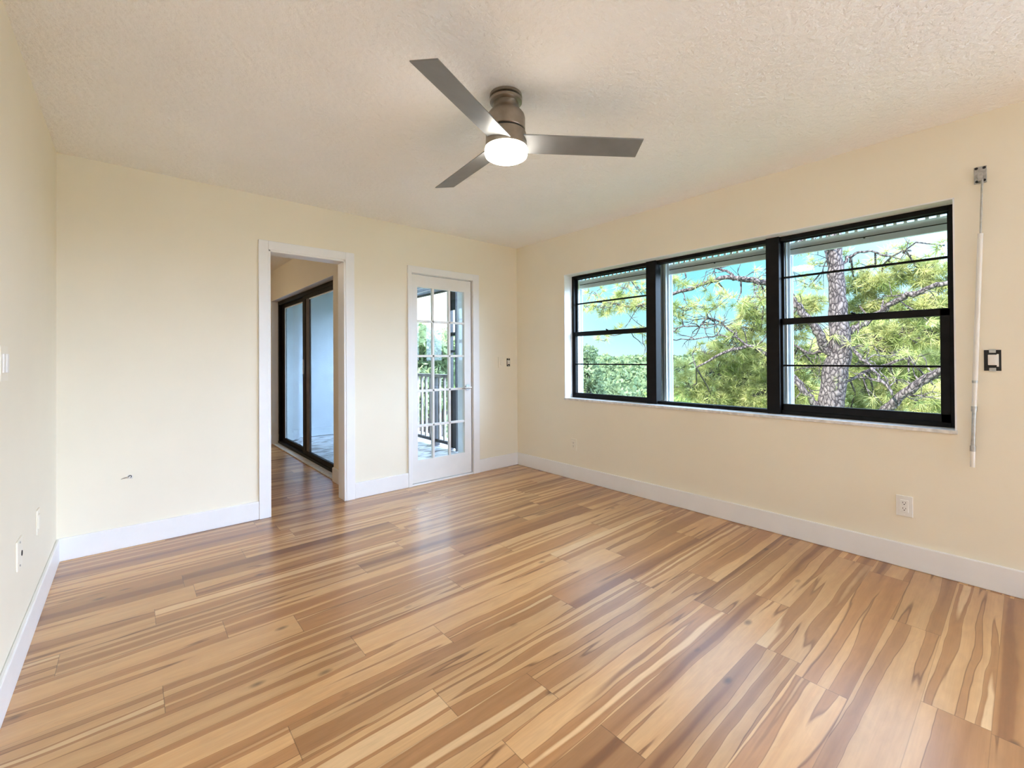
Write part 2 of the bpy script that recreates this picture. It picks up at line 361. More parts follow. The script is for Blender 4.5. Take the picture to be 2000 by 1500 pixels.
def struct_empty(name, loc):
    e = bpy.data.objects.new(name, None); COL.objects.link(e); e.location = loc; e['kind'] = 'structure'; return e
TRUNK = [(11.0, -1.3, -3.41, 0.25), (11.0, -1.22, -0.89, 0.235), (11.0, -1.19, 0.14, 0.225), (11.0, -1.25, 0.86, 0.215), (11.0, -1.35, 1.37, 0.19), (11.0, -1.32, 2.08, 0.155), (11.0, -1.29, 2.69, 0.14), (11.0, -1.27, 3.31, 0.135), (11.1, -1.22, 4.06, 0.13), (11.2, -1.13, 5.16, 0.11), (11.3, -1.07, 6.49, 0.09)]
LIMBS = [
   [(11.0, -1.34, 1.16, 0.102), (10.9, -1.14, 1.35, 0.096), (10.8, -1.06, 1.63, 0.09), (10.7, -0.94, 1.9, 0.083), (10.6, -0.68, 2.29, 0.077), (10.5, -0.56, 2.59, 0.071), (10.3, -0.29, 2.71, 0.065), (10.2, -0.03, 2.81, 0.059), (10.1, 0.24, 2.88, 0.053), (10.0, 0.51, 2.91, 0.046), (9.8, 1.1, 2.75, 0.04), (9.6, 1.62, 2.62, 0.034), (9.4, 2.29, 2.4, 0.028), (9.2, 2.88, 2.56, 0.022)] ,
   [(10.5, -0.6, 2.5, 0.061), (10.5, -0.61, 2.78, 0.053), (10.4, -0.54, 2.99, 0.045), (10.3, -0.3, 3.39, 0.037), (10.2, -0.04, 3.96, 0.029)] ,
   [(10.1, 0.24, 2.88, 0.031), (10.0, 0.48, 3.07, 0.027), (9.9, 0.8, 3.21, 0.024), (9.8, 1.28, 3.33, 0.021), (9.7, 1.79, 3.21, 0.018), (9.5, 2.5, 3.11, 0.014)] ,
   [(11.0, -1.17, -0.18, 0.082), (10.9, -0.99, 0.15, 0.074), (10.8, -0.82, 0.45, 0.067), (10.7, -0.57, 0.82, 0.059), (10.6, -0.42, 1.04, 0.052), (10.5, -0.16, 1.28, 0.044), (10.3, 0.11, 1.43, 0.037), (10.1, 0.71, 1.21, 0.029), (10.0, 1.1, 0.95, 0.022)] ,
   [(11.0, -1.32, -0.87, 0.095), (10.8, -1.77, -0.14, 0.089), (10.7, -2.03, 0.17, 0.083), (10.6, -2.31, 0.48, 0.076), (10.5, -2.59, 0.76, 0.07), (10.4, -2.92, 1.02, 0.064), (10.2, -3.33, 1.39, 0.058)] ,
   [(11.0, -1.34, 1.52, 0.068), (11.1, -1.51, 1.73, 0.063), (11.2, -1.7, 1.85, 0.059), (11.2, -2.02, 2.13, 0.054), (11.1, -2.31, 2.28, 0.05), (11.0, -2.59, 2.37, 0.045), (10.9, -2.92, 2.44, 0.041), (10.7, -3.37, 2.54, 0.036)] ,
   [(11.0, -1.36, 1.49, 0.034), (10.7, -1.69, 1.24, 0.03), (10.6, -1.85, 1.06, 0.026), (10.4, -2.07, 0.8, 0.022), (10.3, -2.26, 0.54, 0.018)] ,
   [(10.3, 0.11, 1.43, 0.024), (10.2, 0.29, 1.63, 0.022), (10.1, 0.57, 1.94, 0.021), (10.0, 0.82, 2.05, 0.019), (9.9, 0.98, 1.9, 0.017), (9.8, 1.29, 1.91, 0.016), (9.7, 1.57, 1.83, 0.014), (9.6, 2.01, 1.91, 0.012), (9.5, 2.96, 1.76, 0.011)] ,
   [(10.2, 0.29, 1.63, 0.017), (10.1, 0.57, 1.67, 0.015), (10.0, 1.0, 1.62, 0.013), (9.9, 1.54, 1.61, 0.011), (9.8, 1.79, 1.71, 0.009)] ,
   [(11.0, -1.28, 2.9, 0.034), (11.2, -1.44, 3.16, 0.029), (11.3, -1.7, 3.28, 0.024), (11.4, -2.0, 3.14, 0.019), (11.4, -2.3, 3.18, 0.014)] ,
   [(11.0, -1.34, 1.26, 0.041), (11.5, -1.73, 1.44, 0.036), (11.6, -2.03, 1.26, 0.031), (11.8, -2.45, 1.55, 0.026), (12.0, -2.85, 1.73, 0.022)] ,
   [(11.0, -1.25, 0.55, 0.034), (11.3, -1.52, 0.8, 0.029), (11.5, -1.89, 1.01, 0.023), (11.7, -2.24, 1.16, 0.018)] ,
   [(11.0, -1.11, 1.33, 0.034), (11.4, -0.7, 1.27, 0.029), (11.6, -0.35, 1.49, 0.024), (11.7, 0.21, 1.77, 0.019), (11.8, 0.82, 1.93, 0.014)] ,
   [(11.0, -1.29, 3.21, 0.027), (10.7, -1.09, 3.4, 0.023), (10.5, -0.88, 3.51, 0.019), (10.4, -0.64, 3.44, 0.014)] ,
]
CLUMPS = [(9.8, 1.29, 2.28, 0.3, 0.5), (9.9, 0.9, 2.31, 0.27, 0.3), (10.0, 0.57, 2.45, 0.29, 0.3), (9.7, 1.55, 2.14, 0.19, 0.5), (9.9, 0.8, 2.75, 0.29, 0.2), (9.9, 1.27, 3.04, 0.35, 0.2), (10.0, 0.2, 2.36, 0.28, 0.25), (9.7, 1.67, 2.84, 0.35, 0.2), (11.6, 0.41, 2.38, 0.41, 1), (11.8, 0.58, 1.92, 0.5, 1), (11.5, 0.83, 1.42, 0.57, 1), (11.8, 0.36, 1.17, 0.56, 1), (11.6, 1.37, 0.85, 0.57, 1), (12.0, 0.91, 0.65, 0.59, 1), (11.6, 2.05, 0.43, 0.49, 1), (11.6, 1.51, 0.19, 0.52, 1), (12.0, 0.44, 0.29, 0.55, 1), (11.4, 2.23, 0.91, 0.27, 0.7), (11.3, 1.55, 1.3, 0.36, 0.7), (12.0, 1.17, -0.01, 0.58, 1), (11.6, 0.27, 2.85, 0.29, 0.5), (9.3, 3.12, 2.49, 0.33, 0.6), (9.4, 2.58, 2.53, 0.37, 0.7), (9.5, 2.22, 2.4, 0.29, 0.5), (9.2, 3.35, 2.87, 0.28, 0.25), (9.3, 2.58, 2.85, 0.34, 0.3), (9.2, 3.61, 2.51, 0.18, 0.3), (9.5, 2.66, 1.81, 0.28, 0.2), (9.4, 3.2, 1.77, 0.23, 0.15), (9.5, 2.29, 2.83, 0.24, 0.3), (9.5, 2.22, 1.91, 0.19, 0.2), (12.0, -0.34, 2.34, 0.38, 1), (12.0, -0.29, 1.87, 0.4, 1), (12.2, -0.59, 2.45, 0.28, 0.8), (12.0, -0.18, 1.28, 0.41, 1), (12.2, -0.53, 0.93, 0.4, 1), (12.2, -0.16, 0.44, 0.44, 1), (12.2, -0.47, -0.02, 0.35, 1), (11.8, -1.52, 2.64, 0.36, 0.9), (11.8, -1.85, 2.76, 0.37, 1), (12.0, -2.17, 2.89, 0.37, 1), (12.0, -2.51, 2.79, 0.36, 1), (12.0, -2.79, 2.65, 0.33, 1), (12.0, -1.47, 2.24, 0.37, 1), (12.0, -1.85, 2.31, 0.4, 1), (11.8, -2.27, 2.15, 0.38, 1), (11.8, -2.63, 2.12, 0.37, 1), (12.0, -2.86, 2.11, 0.35, 1), (12.2, -1.43, 1.71, 0.33, 0.8), (11.6, -1.83, 1.51, 0.37, 1), (11.6, -2.18, 1.65, 0.34, 1), (11.8, -2.49, 1.59, 0.33, 0.9), (12.0, -2.78, 1.54, 0.33, 0.8), (12.4, -1.39, 1.04, 0.38, 0.8), (12.4, -1.9, 0.99, 0.36, 0.8), (12.4, -2.3, 1.1, 0.31, 0.6), (12.6, -2.66, 1.15, 0.31, 0.5), (12.2, -1.51, 0.45, 0.39, 1), (12.2, -1.97, 0.42, 0.38, 1), (12.0, -2.42, 0.36, 0.4, 1), (12.2, -2.76, 0.37, 0.39, 1), (12.4, -1.2, 0.02, 0.39, 1), (12.2, -1.76, -0.07, 0.38, 1), (11.6, -1.97, 3.17, 0.26, 0.2), (11.7, -2.22, 3.24, 0.28, 0.25), (11.5, -2.81, 3.19, 0.22, 0.3), (11.6, -1.64, 3.02, 0.25, 0.35), (12.0, -2.44, 3.09, 0.2, 0.2), (11.5, -0.69, 2.72, 0.29, 0.25), (11.4, -0.9, 3.12, 0.26, 0.2), (11.0, -0.74, 3.41, 0.21, 0.2), (11.3, -1.46, 3.22, 0.23, 0.2), (12.0, -3.25, 2.07, 0.46, 0.8), (12.0, -3.24, 1.15, 0.46, 0.8), (12.0, -3.5, 2.41, 0.45, 0.6), (12.4, -1.0, -0.68, 0.69, 0.8), (12.4, -2.05, -0.75, 0.63, 0.8), (12.0, 0.93, -0.89, 0.77, 0.8)]

# ================================================================== SETTING
W, H, YR = 3.656, 2.44, -8.6          # room width, height, rear end of the open-plan room
DX0, DX1, DH = 1.130, 1.716, 2.035    # open doorway in the back wall
FX0, FX1, FH = 2.332, 3.034, 2.005    # french door opening
WY0, WY1, WZ0, WZ1 = -3.523, -0.726, 0.792, 2.033   # window opening
BT = 0.11                             # back wall thickness
RX0, RX1 = 1.85, 2.05                 # wall of the next room that holds the sliding door
SY0, SY1, SH = 0.69, 3.22, 2.03       # sliding door opening
BY = 3.52                             # end wall of the balcony

b = MB(); b.box(-0.6, W + 0.2, YR - 0.12, BT, -0.15, 0); b.box(-0.6, RX1, BT, 4.4, -0.15, 0)
struct(b.build('floor', 'floor'))
b = MB(); b.box(-0.12, W + 0.2, YR - 0.12, BT, H, H + 0.25)
struct(b.build('ceiling', 'ceiling'))
b = MB(); b.box(-0.72, RX1, BT, 4.52, H, H + 0.25)
struct(b.build('ceiling_next_room', 'ceiling'))
b = MB(); b.box(RX1, W + 0.35, BT, BY + 0.25, H, H + 0.25)
struct(b.build('ceiling_balcony', 'white_column'))
b = MB(); b.box(-0.12, 0, YR - 0.12, BT, 0, H)
struct(b.build('wall_left', 'wall'))
b = MB()
b.box(0, DX0, 0, BT, 0, H); b.box(DX0, DX1, 0, BT, DH, H); b.box(DX1, FX0, 0, BT, 0, H)
b.box(FX0, FX1, 0, BT, FH, H); b.box(FX1, W, 0, BT, 0, H)
struct(b.build('wall_back', 'wall'))
WT = 0.24
b = MB()
b.box(W, W + WT, -4.9, WY0, 0, H); b.box(W, W + WT, YR - 0.12, -8.2, 0, H); b.box(W, W + WT, -8.2, -4.9, 2.2, H); b.box(W, W + WT, WY1, BT, 0, H)
b.box(W, W + WT, WY0, WY1, 0, WZ0); b.box(W, W + WT, WY0, WY1, WZ1, H)
struct(b.build('wall_right', 'wall'))
b = MB()       # rear wall of the open-plan room, behind the camera, with an added opening for daylight
b.box(0, 1.80, YR - 0.12, YR, 0, H); b.box(3.40, W, YR - 0.12, YR, 0, H); b.box(1.80, 3.40, YR - 0.12, YR, 2.2, H)
struct(b.build('wall_rear', 'wall'))
# next room through the doorway
b = MB(); b.box(-0.72, -0.6, BT, 4.52, 0, H); struct(b.build('wall_next_room_left', 'wall'))
b = MB(); b.box(-0.6, RX0, 4.4, 4.52, 0, H); struct(b.build('wall_next_room_back', 'wall'))
b = MB(); b.box(-0.6, 0, 0, BT, 0, H); struct(b.build('wall_next_room_front', 'wall'))
b = MB()
b.box(RX0, RX1, BT, SY0, 0, H); b.box(RX0, RX1, SY1, 4.52, 0, H); b.box(RX0, RX1, SY0, SY1, SH, H)
struct(b.build('wall_next_room_right', 'wall'))
# added unseen fill lamp that brightens and warms the next room
t = thing('added_fill_lamp', (0.55, 2.2, H), 'added unseen warm fill lamp in the next room', 'fill lamp')
MB().lathe((0.55, 2.2), [(0.15, H), (0.15, H - 0.02), (0.145, H - 0.024)]).build('base', 'nickel', t, smooth=True)
MB().lathe((0.55, 2.2), [(0.14, H - 0.022), (0.13, H - 0.05), (0.09, H - 0.075), (0.04, H - 0.086), (0.002, H - 0.088)]).build('fill_dome', 'fill_glow', t, smooth=True)
b = MB(); b.box(RX0 + 0.001, RX0 + 0.085, SY1 - 0.006, SY1 + 0.001, 0.0, SH); b.box(RX0 + 0.001, RX0 + 0.085, SY0, SY1, SH - 0.006, SH + 0.001)
struct(b.build('trim_6', 'trim'))
# balcony
b = MB(); b.box(RX1, W + 0.35, BT, BY + 0.25, -0.2, -0.01); struct(b.build('floor_balcony', 'tile'))
b = MB(); b.box(RX1, W + 0.35, BY, BY + 0.2, 0, H); b.box(RX1, 2.26, BY - 0.14, BY, 0, H)
struct(b.build('wall_balcony_end', 'stucco'))
b = MB(); b.box(3.46, 3.68, 0.70, 0.915, 0, H); struct(b.build('wall_balcony_side', 'white_column'))

# baseboards: tall flat board with an eased top
def baseboard(name, runs):
    b = MB()
    for (x0, x1, y0, y1) in runs:
        b.box(x0, x1, y0, y1, 0.0, 0.136)
    return struct(b.build(name, 'trim', bevel=0.005))
T = 0.016
baseboard('baseboard_left', [(0, T, YR, -T)])
baseboard('baseboard_back', [(0, DX0 - 0.066, -T, 0), (DX1 + 0.074, FX0 - 0.040, -T, 0), (FX1 + 0.078, W, -T, 0)])
baseboard('baseboard_right', [(W - T, W, -4.9, -T)])
baseboard('baseboard_next_room', [(RX0 - T, RX0, BT, SY0), (RX0 - T, RX0, SY1 - 0.002, 4.4), (RX0 - T, RX0 + 0.11, SY1 - T, SY1), (RX0, RX0 + 0.11, SY0, SY0 + T)])

# casings
b = MB(); c = 0.018
b.box(DX0 - 0.066, DX0, -c, 0, 0, DH + 0.066); b.box(DX1, DX1 + 0.074, -c, 0, 0, DH + 0.066); b.box(DX0, DX1, -c, 0, DH, DH + 0.066)
b.box(DX0 - 0.001, DX0 + 0.016, -c + 0.004, BT + c, 0, DH); b.box(DX1 - 0.016, DX1 + 0.001, -c + 0.004, BT + c, 0, DH)
b.box(DX0, DX1, -c + 0.004, BT + c, DH - 0.016, DH + 0.001)
b.box(DX0 - 0.066, DX0, BT, BT + c, 0, DH + 0.066); b.box(DX1, DX1 + 0.074, BT, BT + c, 0, DH + 0.066); b.box(DX0, DX1, BT, BT + c, DH, DH + 0.066)
struct(b.build('trim_1', 'trim', bevel=0.003))
b = MB(); c = 0.020
b.box(FX0 - 0.040, FX0, -c, 0, 0, FH + 0.066); b.box(FX1, FX1 + 0.078, -c, 0, 0, FH + 0.066); b.box(FX0, FX1, -c, 0, FH, FH + 0.066)
struct(b.build('trim_2', 'trim', bevel=0.003))
b = MB()   # jamb lining of the french door
b.box(FX0 - 0.001, FX0 + 0.004, 0.0, BT, 0, FH); b.box(FX1 - 0.004, FX1 + 0.001, 0.0, BT, 0, FH); b.box(FX0, FX1, 0.0, BT, FH - 0.004, FH + 0.001)
struct(b.build('trim_3', 'trim'))
b = MB()   # white drywall returns and marble sill of the window
r = 0.115
b.box(W - 0.003, W + r, WY1 - 0.006, WY1 + 0.001, WZ0, WZ1); b.box(W - 0.003, W + r, WY0 - 0.001, WY0 + 0.006, WZ0, WZ1)
b.box(W - 0.003, W + r, WY0, WY1, WZ1 - 0.006, WZ1 + 0.001)
struct(b.build('trim_4', 'trim'))
b = MB(); b.box(W - 0.012, W + r + 0.05, WY0 - 0.004, WY1 + 0.004, WZ0 - 0.016, WZ0 + 0.004)
struct(b.build('trim_5', 'sill', bevel=0.002))

# ------------------------------------------------------------------ window_1: three black aluminium units
FXa, FXb = W + 0.108, W + 0.170     # frame depth range
win = struct_empty('window_1', (W + 0.11, (WY0 + WY1) / 2, WZ0))
b = MB()
b.box(FXa, FXb, WY1 - 0.030, WY1, WZ0, WZ1); b.box(FXa, FXb, WY0, WY0 + 0.030, WZ0, WZ1)
b.box(FXa, FXb, WY0 + 0.03, WY1 - 0.03, WZ1 - 0.034, WZ1); b.box(FXa, FXb, WY0 + 0.03, WY1 - 0.03, WZ0, WZ0 + 0.030)
b.build('frame', 'black_frame', win, bevel=0.002)
ML = (-1.700, -1.606); MR = (-2.652, -2.568)
for (a, c) in (ML, MR):
    MB().box(FXa - 0.022, FXb, a, c, WZ0 + 0.004, WZ1 - 0.001).build('mullion', 'black_frame', win, bevel=0.003)
def glass_pane(parent, x, y0, y1, z0, z1, mat='glass'):
    return MB().box(x, x + 0.004, y0, y1, z0, z1).build('glass_pane', mat, parent)
def hung_unit(y0, y1, wide):
    """single hung unit between y0 (near) and y1 (far): two sashes of two lights each"""
    zb, zt = WZ0 + 0.030, WZ1 - 0.034; zm = 1.437
    # upper sash, set outwards
    x0, x1 = FXa + 0.036, FXa + 0.056
    b = MB(); b.box(x0, x1, y0, y0 + 0.010, zm, zt); b.box(x0, x1, y1 - 0.014, y1, zm, zt); b.box(x0, x1, y0, y1, zt - 0.006, zt); b.box(x0, x1, y0, y1, zm - 0.02, zm + 0.012)
    s1 = b.build('upper_sash', 'black_frame', win, bevel=0.0015)
    MB().box(x0 - 0.002, x1, y0 + 0.01, y1 - 0.014, 1.740, 1.752).build('glazing_bar', 'black_frame', s1)
    glass_pane(s1, x0 + 0.008, y0 + 0.008, y1 - 0.010, zm, zt - 0.004)
    # lower sash, inner track
    x0, x1 = FXa + 0.004, FXa + 0.032
    st = 0.040 if wide else 0.016
    b = MB(); b.box(x0, x1, y0, y0 + st, zb, zm + 0.018); b.box(x0, x1, y1 - 0.014, y1, zb, zm + 0.018); b.box(x0, x1, y0, y1, zm - 0.020, zm + 0.022)
    b.box(x0, x1, y0, y1, zb, zb + (0.046 if wide else 0.022))
    s2 = b.build('lower_sash', 'black_frame', win, bevel=0.0015)
    MB().box(x0 + 0.002, x1, y0 + 0.01, y1 - 0.012, 1.127, 1.139).build('glazing_bar', 'black_frame', s2)
    glass_pane(s2, x0 + 0.012, y0 + 0.010, y1 - 0.010, zb + 0.01, zm - 0.01)
    b = MB(); ym = (y0 + y1) / 2
    b.box(x0 - 0.010, x0, ym - 0.03, ym + 0.03, zm + 0.008, zm + 0.020); b.cyl((x0 - 0.006, ym, zm + 0.02), (x0 - 0.006, ym + 0.02, zm + 0.03), 0.006, 8)
    b.build('sash_lock', 'black_frame', s2)
hung_unit(ML[1], WY1 - 0.03, False)
hung_unit(WY0 + 0.03, MR[0], True)
glass_pane(win, FXa + 0.03, MR[1] - 0.004, ML[0] + 0.004, WZ0 + 0.028, WZ1 - 0.032)

# ------------------------------------------------------------------ roll-down shutters outside the window
def roll_shutter(y0, y1, label):
    xs = W + 0.300; zb = 1.925
    t = thing('roll_shutter', (xs, (y0 + y1) / 2, zb), label, 'shutter', 'roll-down shutters outside the window')
    for (a, c) in ((y1 - 0.05, y1 + 0.005), (y0 - 0.005, y0 + 0.05)):
        b = MB(); b.box(xs - 0.035, xs - 0.028, a, c, 0.70, 2.12); b.box(xs + 0.020, xs + 0.028, a, c, 0.70, 2.12)
        b.box(xs - 0.035, xs + 0.028, a if a < (y0 + y1) / 2 else c - 0.006, (a + 0.006) if a < (y0 + y1) / 2 else c, 0.70, 2.12)
        b.box(xs - 0.060, xs - 0.035, (a + c) / 2 - 0.012, (a + c) / 2 + 0.012, 0.70, 2.12)
        b.build('guide_rail', 'track', t, bevel=0.001)
    ya, yb = y0 + 0.01, y1 - 0.01
    MB().box(xs - 0.016, xs + 0.010, ya, yb, zb, zb + 0.038).build('bottom_bar', 'shutter', t, bevel=0.003)
    b = MB(); b.cyl((xs - 0.018, ya + 0.05, zb + 0.030), (xs - 0.022, ya + 0.05, zb + 0.030), 0.006, 10)
    b.build('bolt', 'dark_metal', t)
    b = MB(); b.cyl((xs - 0.018, (ya + yb) / 2 + 0.02, zb + 0.036), (xs - 0.022, (ya + yb) / 2 + 0.02, zb + 0.036), 0.006, 10)
    b.build('bolt', 'dark_metal', t)
    MB().box(xs - 0.006, xs + 0.006, ya, yb, zb + 0.038, zb + 0.046).build('hinge_strip', 'dark_metal', t)
    # curved slat above the hinge, then a perforated strip whose slots let the sky through
    z0 = zb + 0.046; vs = []; fs = []; n = 6
    for i in range(n + 1):
        u = i / n; vs += [(xs - 0.014 * math.sin(math.pi * u) - 0.004, ya, z0 + 0.042 * u), (xs - 0.014 * math.sin(math.pi * u) - 0.004, yb, z0 + 0.042 * u)]
    k = len(vs); vs += [(x + 0.006, y, z) for (x, y, z) in vs]
    for i in range(n):
        fs.append((2 * i, 2 * i + 1, 2 * i + 3, 2 * i + 2)); fs.append((k + 2 * i, k + 2 * i + 2, k + 2 * i + 3, k + 2 * i + 1))
    fs += [(0, k, k + 1, 1), (2 * n, 2 * n + 1, k + 2 * n + 1, k + 2 * n)]
    MB().add(vs, fs).build('slat', 'shutter', t, smooth=True)
    z1 = z0 + 0.042; b = MB(); y = ya; pitch = 0.049
    while y < yb - 0.02:
        b.box(xs - 0.005, xs + 0.003, y, min(y + 0.017, yb), z1, z1 + 0.014); y += pitch
    b.box(xs - 0.005, xs + 0.003, yb - 0.012, yb, z1, z1 + 0.014)
    b.box(xs - 0.008, xs + 0.004, ya, yb, z1 + 0.014, z1 + 0.062)
    b.build('perforated_slat', 'shutter', t)
    MB().box(xs - 0.03, xs + 0.17, y0, y1, 2.125, 2.32).build('shutter_box', 'shutter', t, bevel=0.01)
roll_shutter(-1.660, -0.640, 'white roll-down shutter raised above the window section nearest the room corner')
roll_shutter(-2.604, -1.672, 'white roll-down shutter raised above the undivided middle window section')
roll_shutter(-3.600, -2.616, 'white roll-down shutter raised above the window section beside the hanging crank rod')

# ------------------------------------------------------------------ door_1: french door, 3 x 5 lights
d = struct_empty('door_1', ((FX0 + FX1) / 2, 0.02, 0))
dy0, dy1 = 0.004, 0.044
x0, x1 = FX0 + 0.005, FX1 - 0.014
gx0, gx1, gz0, gz1 = 2.400, 2.938, 0.232, 1.880
b = MB()
b.box(x0, gx0, dy0, dy1, 0.022, FH - 0.010); b.box(gx1, x1, dy0, dy1, 0.022, FH - 0.010)
b.box(gx0, gx1, dy0, dy1, 0.022, gz0); b.box(gx0, gx1, dy0, dy1, gz1, FH - 0.010)
b.build('door_leaf', 'door_white', d)
mw = 0.022
b = MB(); cw = (gx1 - gx0 - 2 * mw) / 3; rh = (gz1 - gz0 - 4 * mw) / 5
for i in (1, 2):
    xa = gx0 + i * cw + (i - 1) * mw; b.box(xa, xa + mw, dy0 + 0.004, dy1 - 0.004, gz0, gz1)
for j in (1, 2, 3, 4):
    za = gz0 + j * rh + (j - 1) * mw; b.box(gx0, gx1, dy0 + 0.004, dy1 - 0.004, za, za + mw)
b.build('muntin_grid', 'door_white', d, bevel=0.003)
for i in range(3):
    for j in range(5):
        xa = gx0 + i * (cw + mw); za = gz0 + j * (rh + mw)
        MB().box(xa - 0.002, xa + cw + 0.002, 0.022, 0.026, za - 0.002, za + rh + 0.002).build('glass_pane', 'glass_door', d)
h = MB(); hx, hz = 2.972, 0.900
h.cyl((hx, 0.006, hz), (hx, -0.006, hz), 0.030, 24); h.build('rose', 'chrome', d, smooth=True)
h = MB(); h.cyl((hx, -0.004, hz), (hx, -0.048, hz), 0.011, 16); h.tube([(hx + 0.008, -0.048, hz, 0.011), (hx - 0.03, -0.050, hz, 0.010), (hx - 0.075, -0.048, hz - 0.002, 0.009), (hx - 0.100, -0.044, hz - 0.004, 0.007)], 12)
h.build('lever_handle', 'chrome', d, smooth=True)
b = MB(); b.box(FX1 - 0.014, FX1 - 0.004, 0.020, 0.034, 0.0, FH); b.build('weather_strip', 'dark_metal', d)
MB().box(FX0, FX1, -0.012, 0.10, 0.0, 0.016).build('threshold', 'trim', d, bevel=0.004)

# ------------------------------------------------------------------ door_2: sliding glass door in the next room
s = struct_empty('door_2', (1.98, (SY0 + SY1) / 2, 0))
xa, xb = RX0 + 0.085, RX0 + 0.165
b = MB(); b.box(xa, xb, SY0, SY0 + 0.05, 0.03, SH); b.box(xa, xb, SY1 - 0.05, SY1, 0.03, SH); b.box(xa, xb, SY0 + 0.05, SY1 - 0.05, SH - 0.055, SH)
b.build('frame', 'black_frame', s, bevel=0.002)
b = MB(); b.box(xa - 0.005, xb, SY0, SY1, 0.012, 0.045); b.build('track', 'black_frame', s, bevel=0.002)
MB().box(RX0 + 0.005, xa - 0.004, SY0, SY1, 0.0, 0.014).build('threshold', 'sill', s, bevel=0.003)
def panel(name, x, y0, y1, wl, wr, mat_mid):
    b = MB(); z0, z1 = 0.045, SH - 0.055
    b.box(x, x + 0.03, y1 - wl, y1, z0, z1); b.box(x, x + 0.03, y0 + wr, y1 - wl, z0, z0 + 0.05); b.box(x, x + 0.03, y0 + wr, y1 - wl, z1 - 0.045, z1)
    p = b.build(name, 'black_frame', s, bevel=0.002)
    MB().box(x, x + 0.032, y0, y0 + wr, z0, z1).build('meeting_stile', mat_mid, p, bevel=0.002)
    b = MB(); b.box(x + 0.008, x + 0.020, y0 + wr, y0 + wr + 0.02, z0 + 0.05, z1 - 0.045); b.box(x + 0.008, x + 0.020, y1 - wl - 0.02, y1 - wl, z0 + 0.05, z1 - 0.045); b.box(x + 0.008, x + 0.02, y0 + wr, y1 - wl, z1 - 0.06, z1 - 0.045)
    b.build('gasket', 'track', p)
    glass_pane(p, x + 0.012, y0 + wr, y1 - wl, z0 + 0.05, z1 - 0.045, 'glass_slider')
    return p
panel('fixed_panel', xa + 0.042, 2.015, SY1 - 0.05, 0.11, 0.06, 'black_frame')
pp = panel('sliding_panel', xa + 0.006, SY0 + 0.05, 2.045, 0.115, 0.06, 'black_frame')
b = MB(); b.box(xa + 0.012, xa + 0.034, 1.80, 1.929, 0.05, SH - 0.06); b.build('grey_stile', 'grey_stile', pp, bevel=0.002)
b = MB(); b.box(xa - 0.016, xa + 0.006, 1.955, 1.975, 1.02, 1.20); b.build('pull_handle', 'chrome', pp, bevel=0.003)

# ------------------------------------------------------------------ balcony railing, shutter and screen door
rx = 3.57
t = thing('balcony_railing', (rx, 2.3, 0), 'brown picket railing along the outer edge of the balcony', 'railing')
MB().box(rx - 0.045, rx + 0.045, 1.27, BY, 0.945, 0.985).build('top_rail', 'rail_wood', t, bevel=0.004)
MB().box(rx - 0.02, rx + 0.02, 1.27, BY, 0.045, 0.085).build('bottom_rail', 'rail_dark', t, bevel=0.003)
y = 1.40
while y < BY - 0.06:
    MB().box(rx - 0.016, rx + 0.016, y - 0.016, y + 0.016, 0.085, 0.945).build('baluster', 'rail_wood', t); y += 0.123
MB().box(rx - 0.045, rx + 0.045, 1.60, 1.69, -0.01, 0.945).build('post', 'rail_dark', t, bevel=0.003)
t = thing('balcony_shutter', (rx, 2.3, 2.12), 'grey blue slatted shutter rolled up under the balcony ceiling', 'shutter')
z = 2.125
while z < 2.43:
    vs = []; fs = []; n = 5
    for i in range(n + 1):
        u = i / n; xx = rx - 0.012 * math.sin(math.pi * u); vs += [(xx, 1.27, z + 0.05 * u), (xx, BY, z + 0.05 * u)]
    k = len(vs); vs += [(a + 0.008, c, e) for (a, c, e) in vs]
    for i in range(n): fs += [(2 * i, 2 * i + 1, 2 * i + 3, 2 * i + 2), (k + 2 * i, k + 2 * i + 2, k + 2 * i + 3, k + 2 * i + 1)]
    fs += [(0, k, k + 1, 1), (2 * n, 2 * n + 1, k + 2 * n + 1, k + 2 * n)]
    MB().add(vs, fs).build('slat', 'slat_blue', t); z += 0.054
MB().box(rx - 0.02, rx + 0.02, 1.27, BY, 2.105, 2.125).build('bottom_bar', 'rail_dark', t)
t = thing('screen_door', (rx, 1.17, 0), 'narrow dark framed screen panel beside the white balcony column', 'screen door')
b = MB(); b.box(rx - 0.03, rx + 0.03, 1.225, 1.262, -0.01, H - 0.01); b.box(rx - 0.03, rx + 0.03, 1.077, 1.093, -0.01, H - 0.01)
b.box(rx - 0.02, rx + 0.02, 1.093, 1.225, 1.50, 1.545); b.box(rx - 0.02, rx + 0.02, 1.093, 1.225, 1.28, 1.31); b.build('frame', 'rail_dark', t)
MB().box(rx - 0.012, rx + 0.012, 1.093, 1.225, 0.02, 0.80).build('kick_panel', 'rail_dark', t)
MB().box(rx - 0.012, rx + 0.012, 1.093, 1.225, 1.84, 2.40).build('top_panel', 'rail_dark', t)

# ------------------------------------------------------------------ added unseen rear door behind the camera (lets the daylight in)
s3 = struct_empty('added_rear_door', (1.83, YR - 0.05, 0))
b = MB(); b.box(1.80, 1.85, YR - 0.10, YR - 0.03, 0, 2.2); b.box(3.35, 3.40, YR - 0.10, YR - 0.03, 0, 2.2); b.box(1.85, 3.35, YR - 0.10, YR - 0.03, 2.14, 2.2); b.box(1.85, 3.35, YR - 0.10, YR - 0.03, 0, 0.04)
b.box(2.57, 2.63, YR - 0.10, YR - 0.03, 0.04, 2.14)
b.build('frame', 'black_frame', s3)

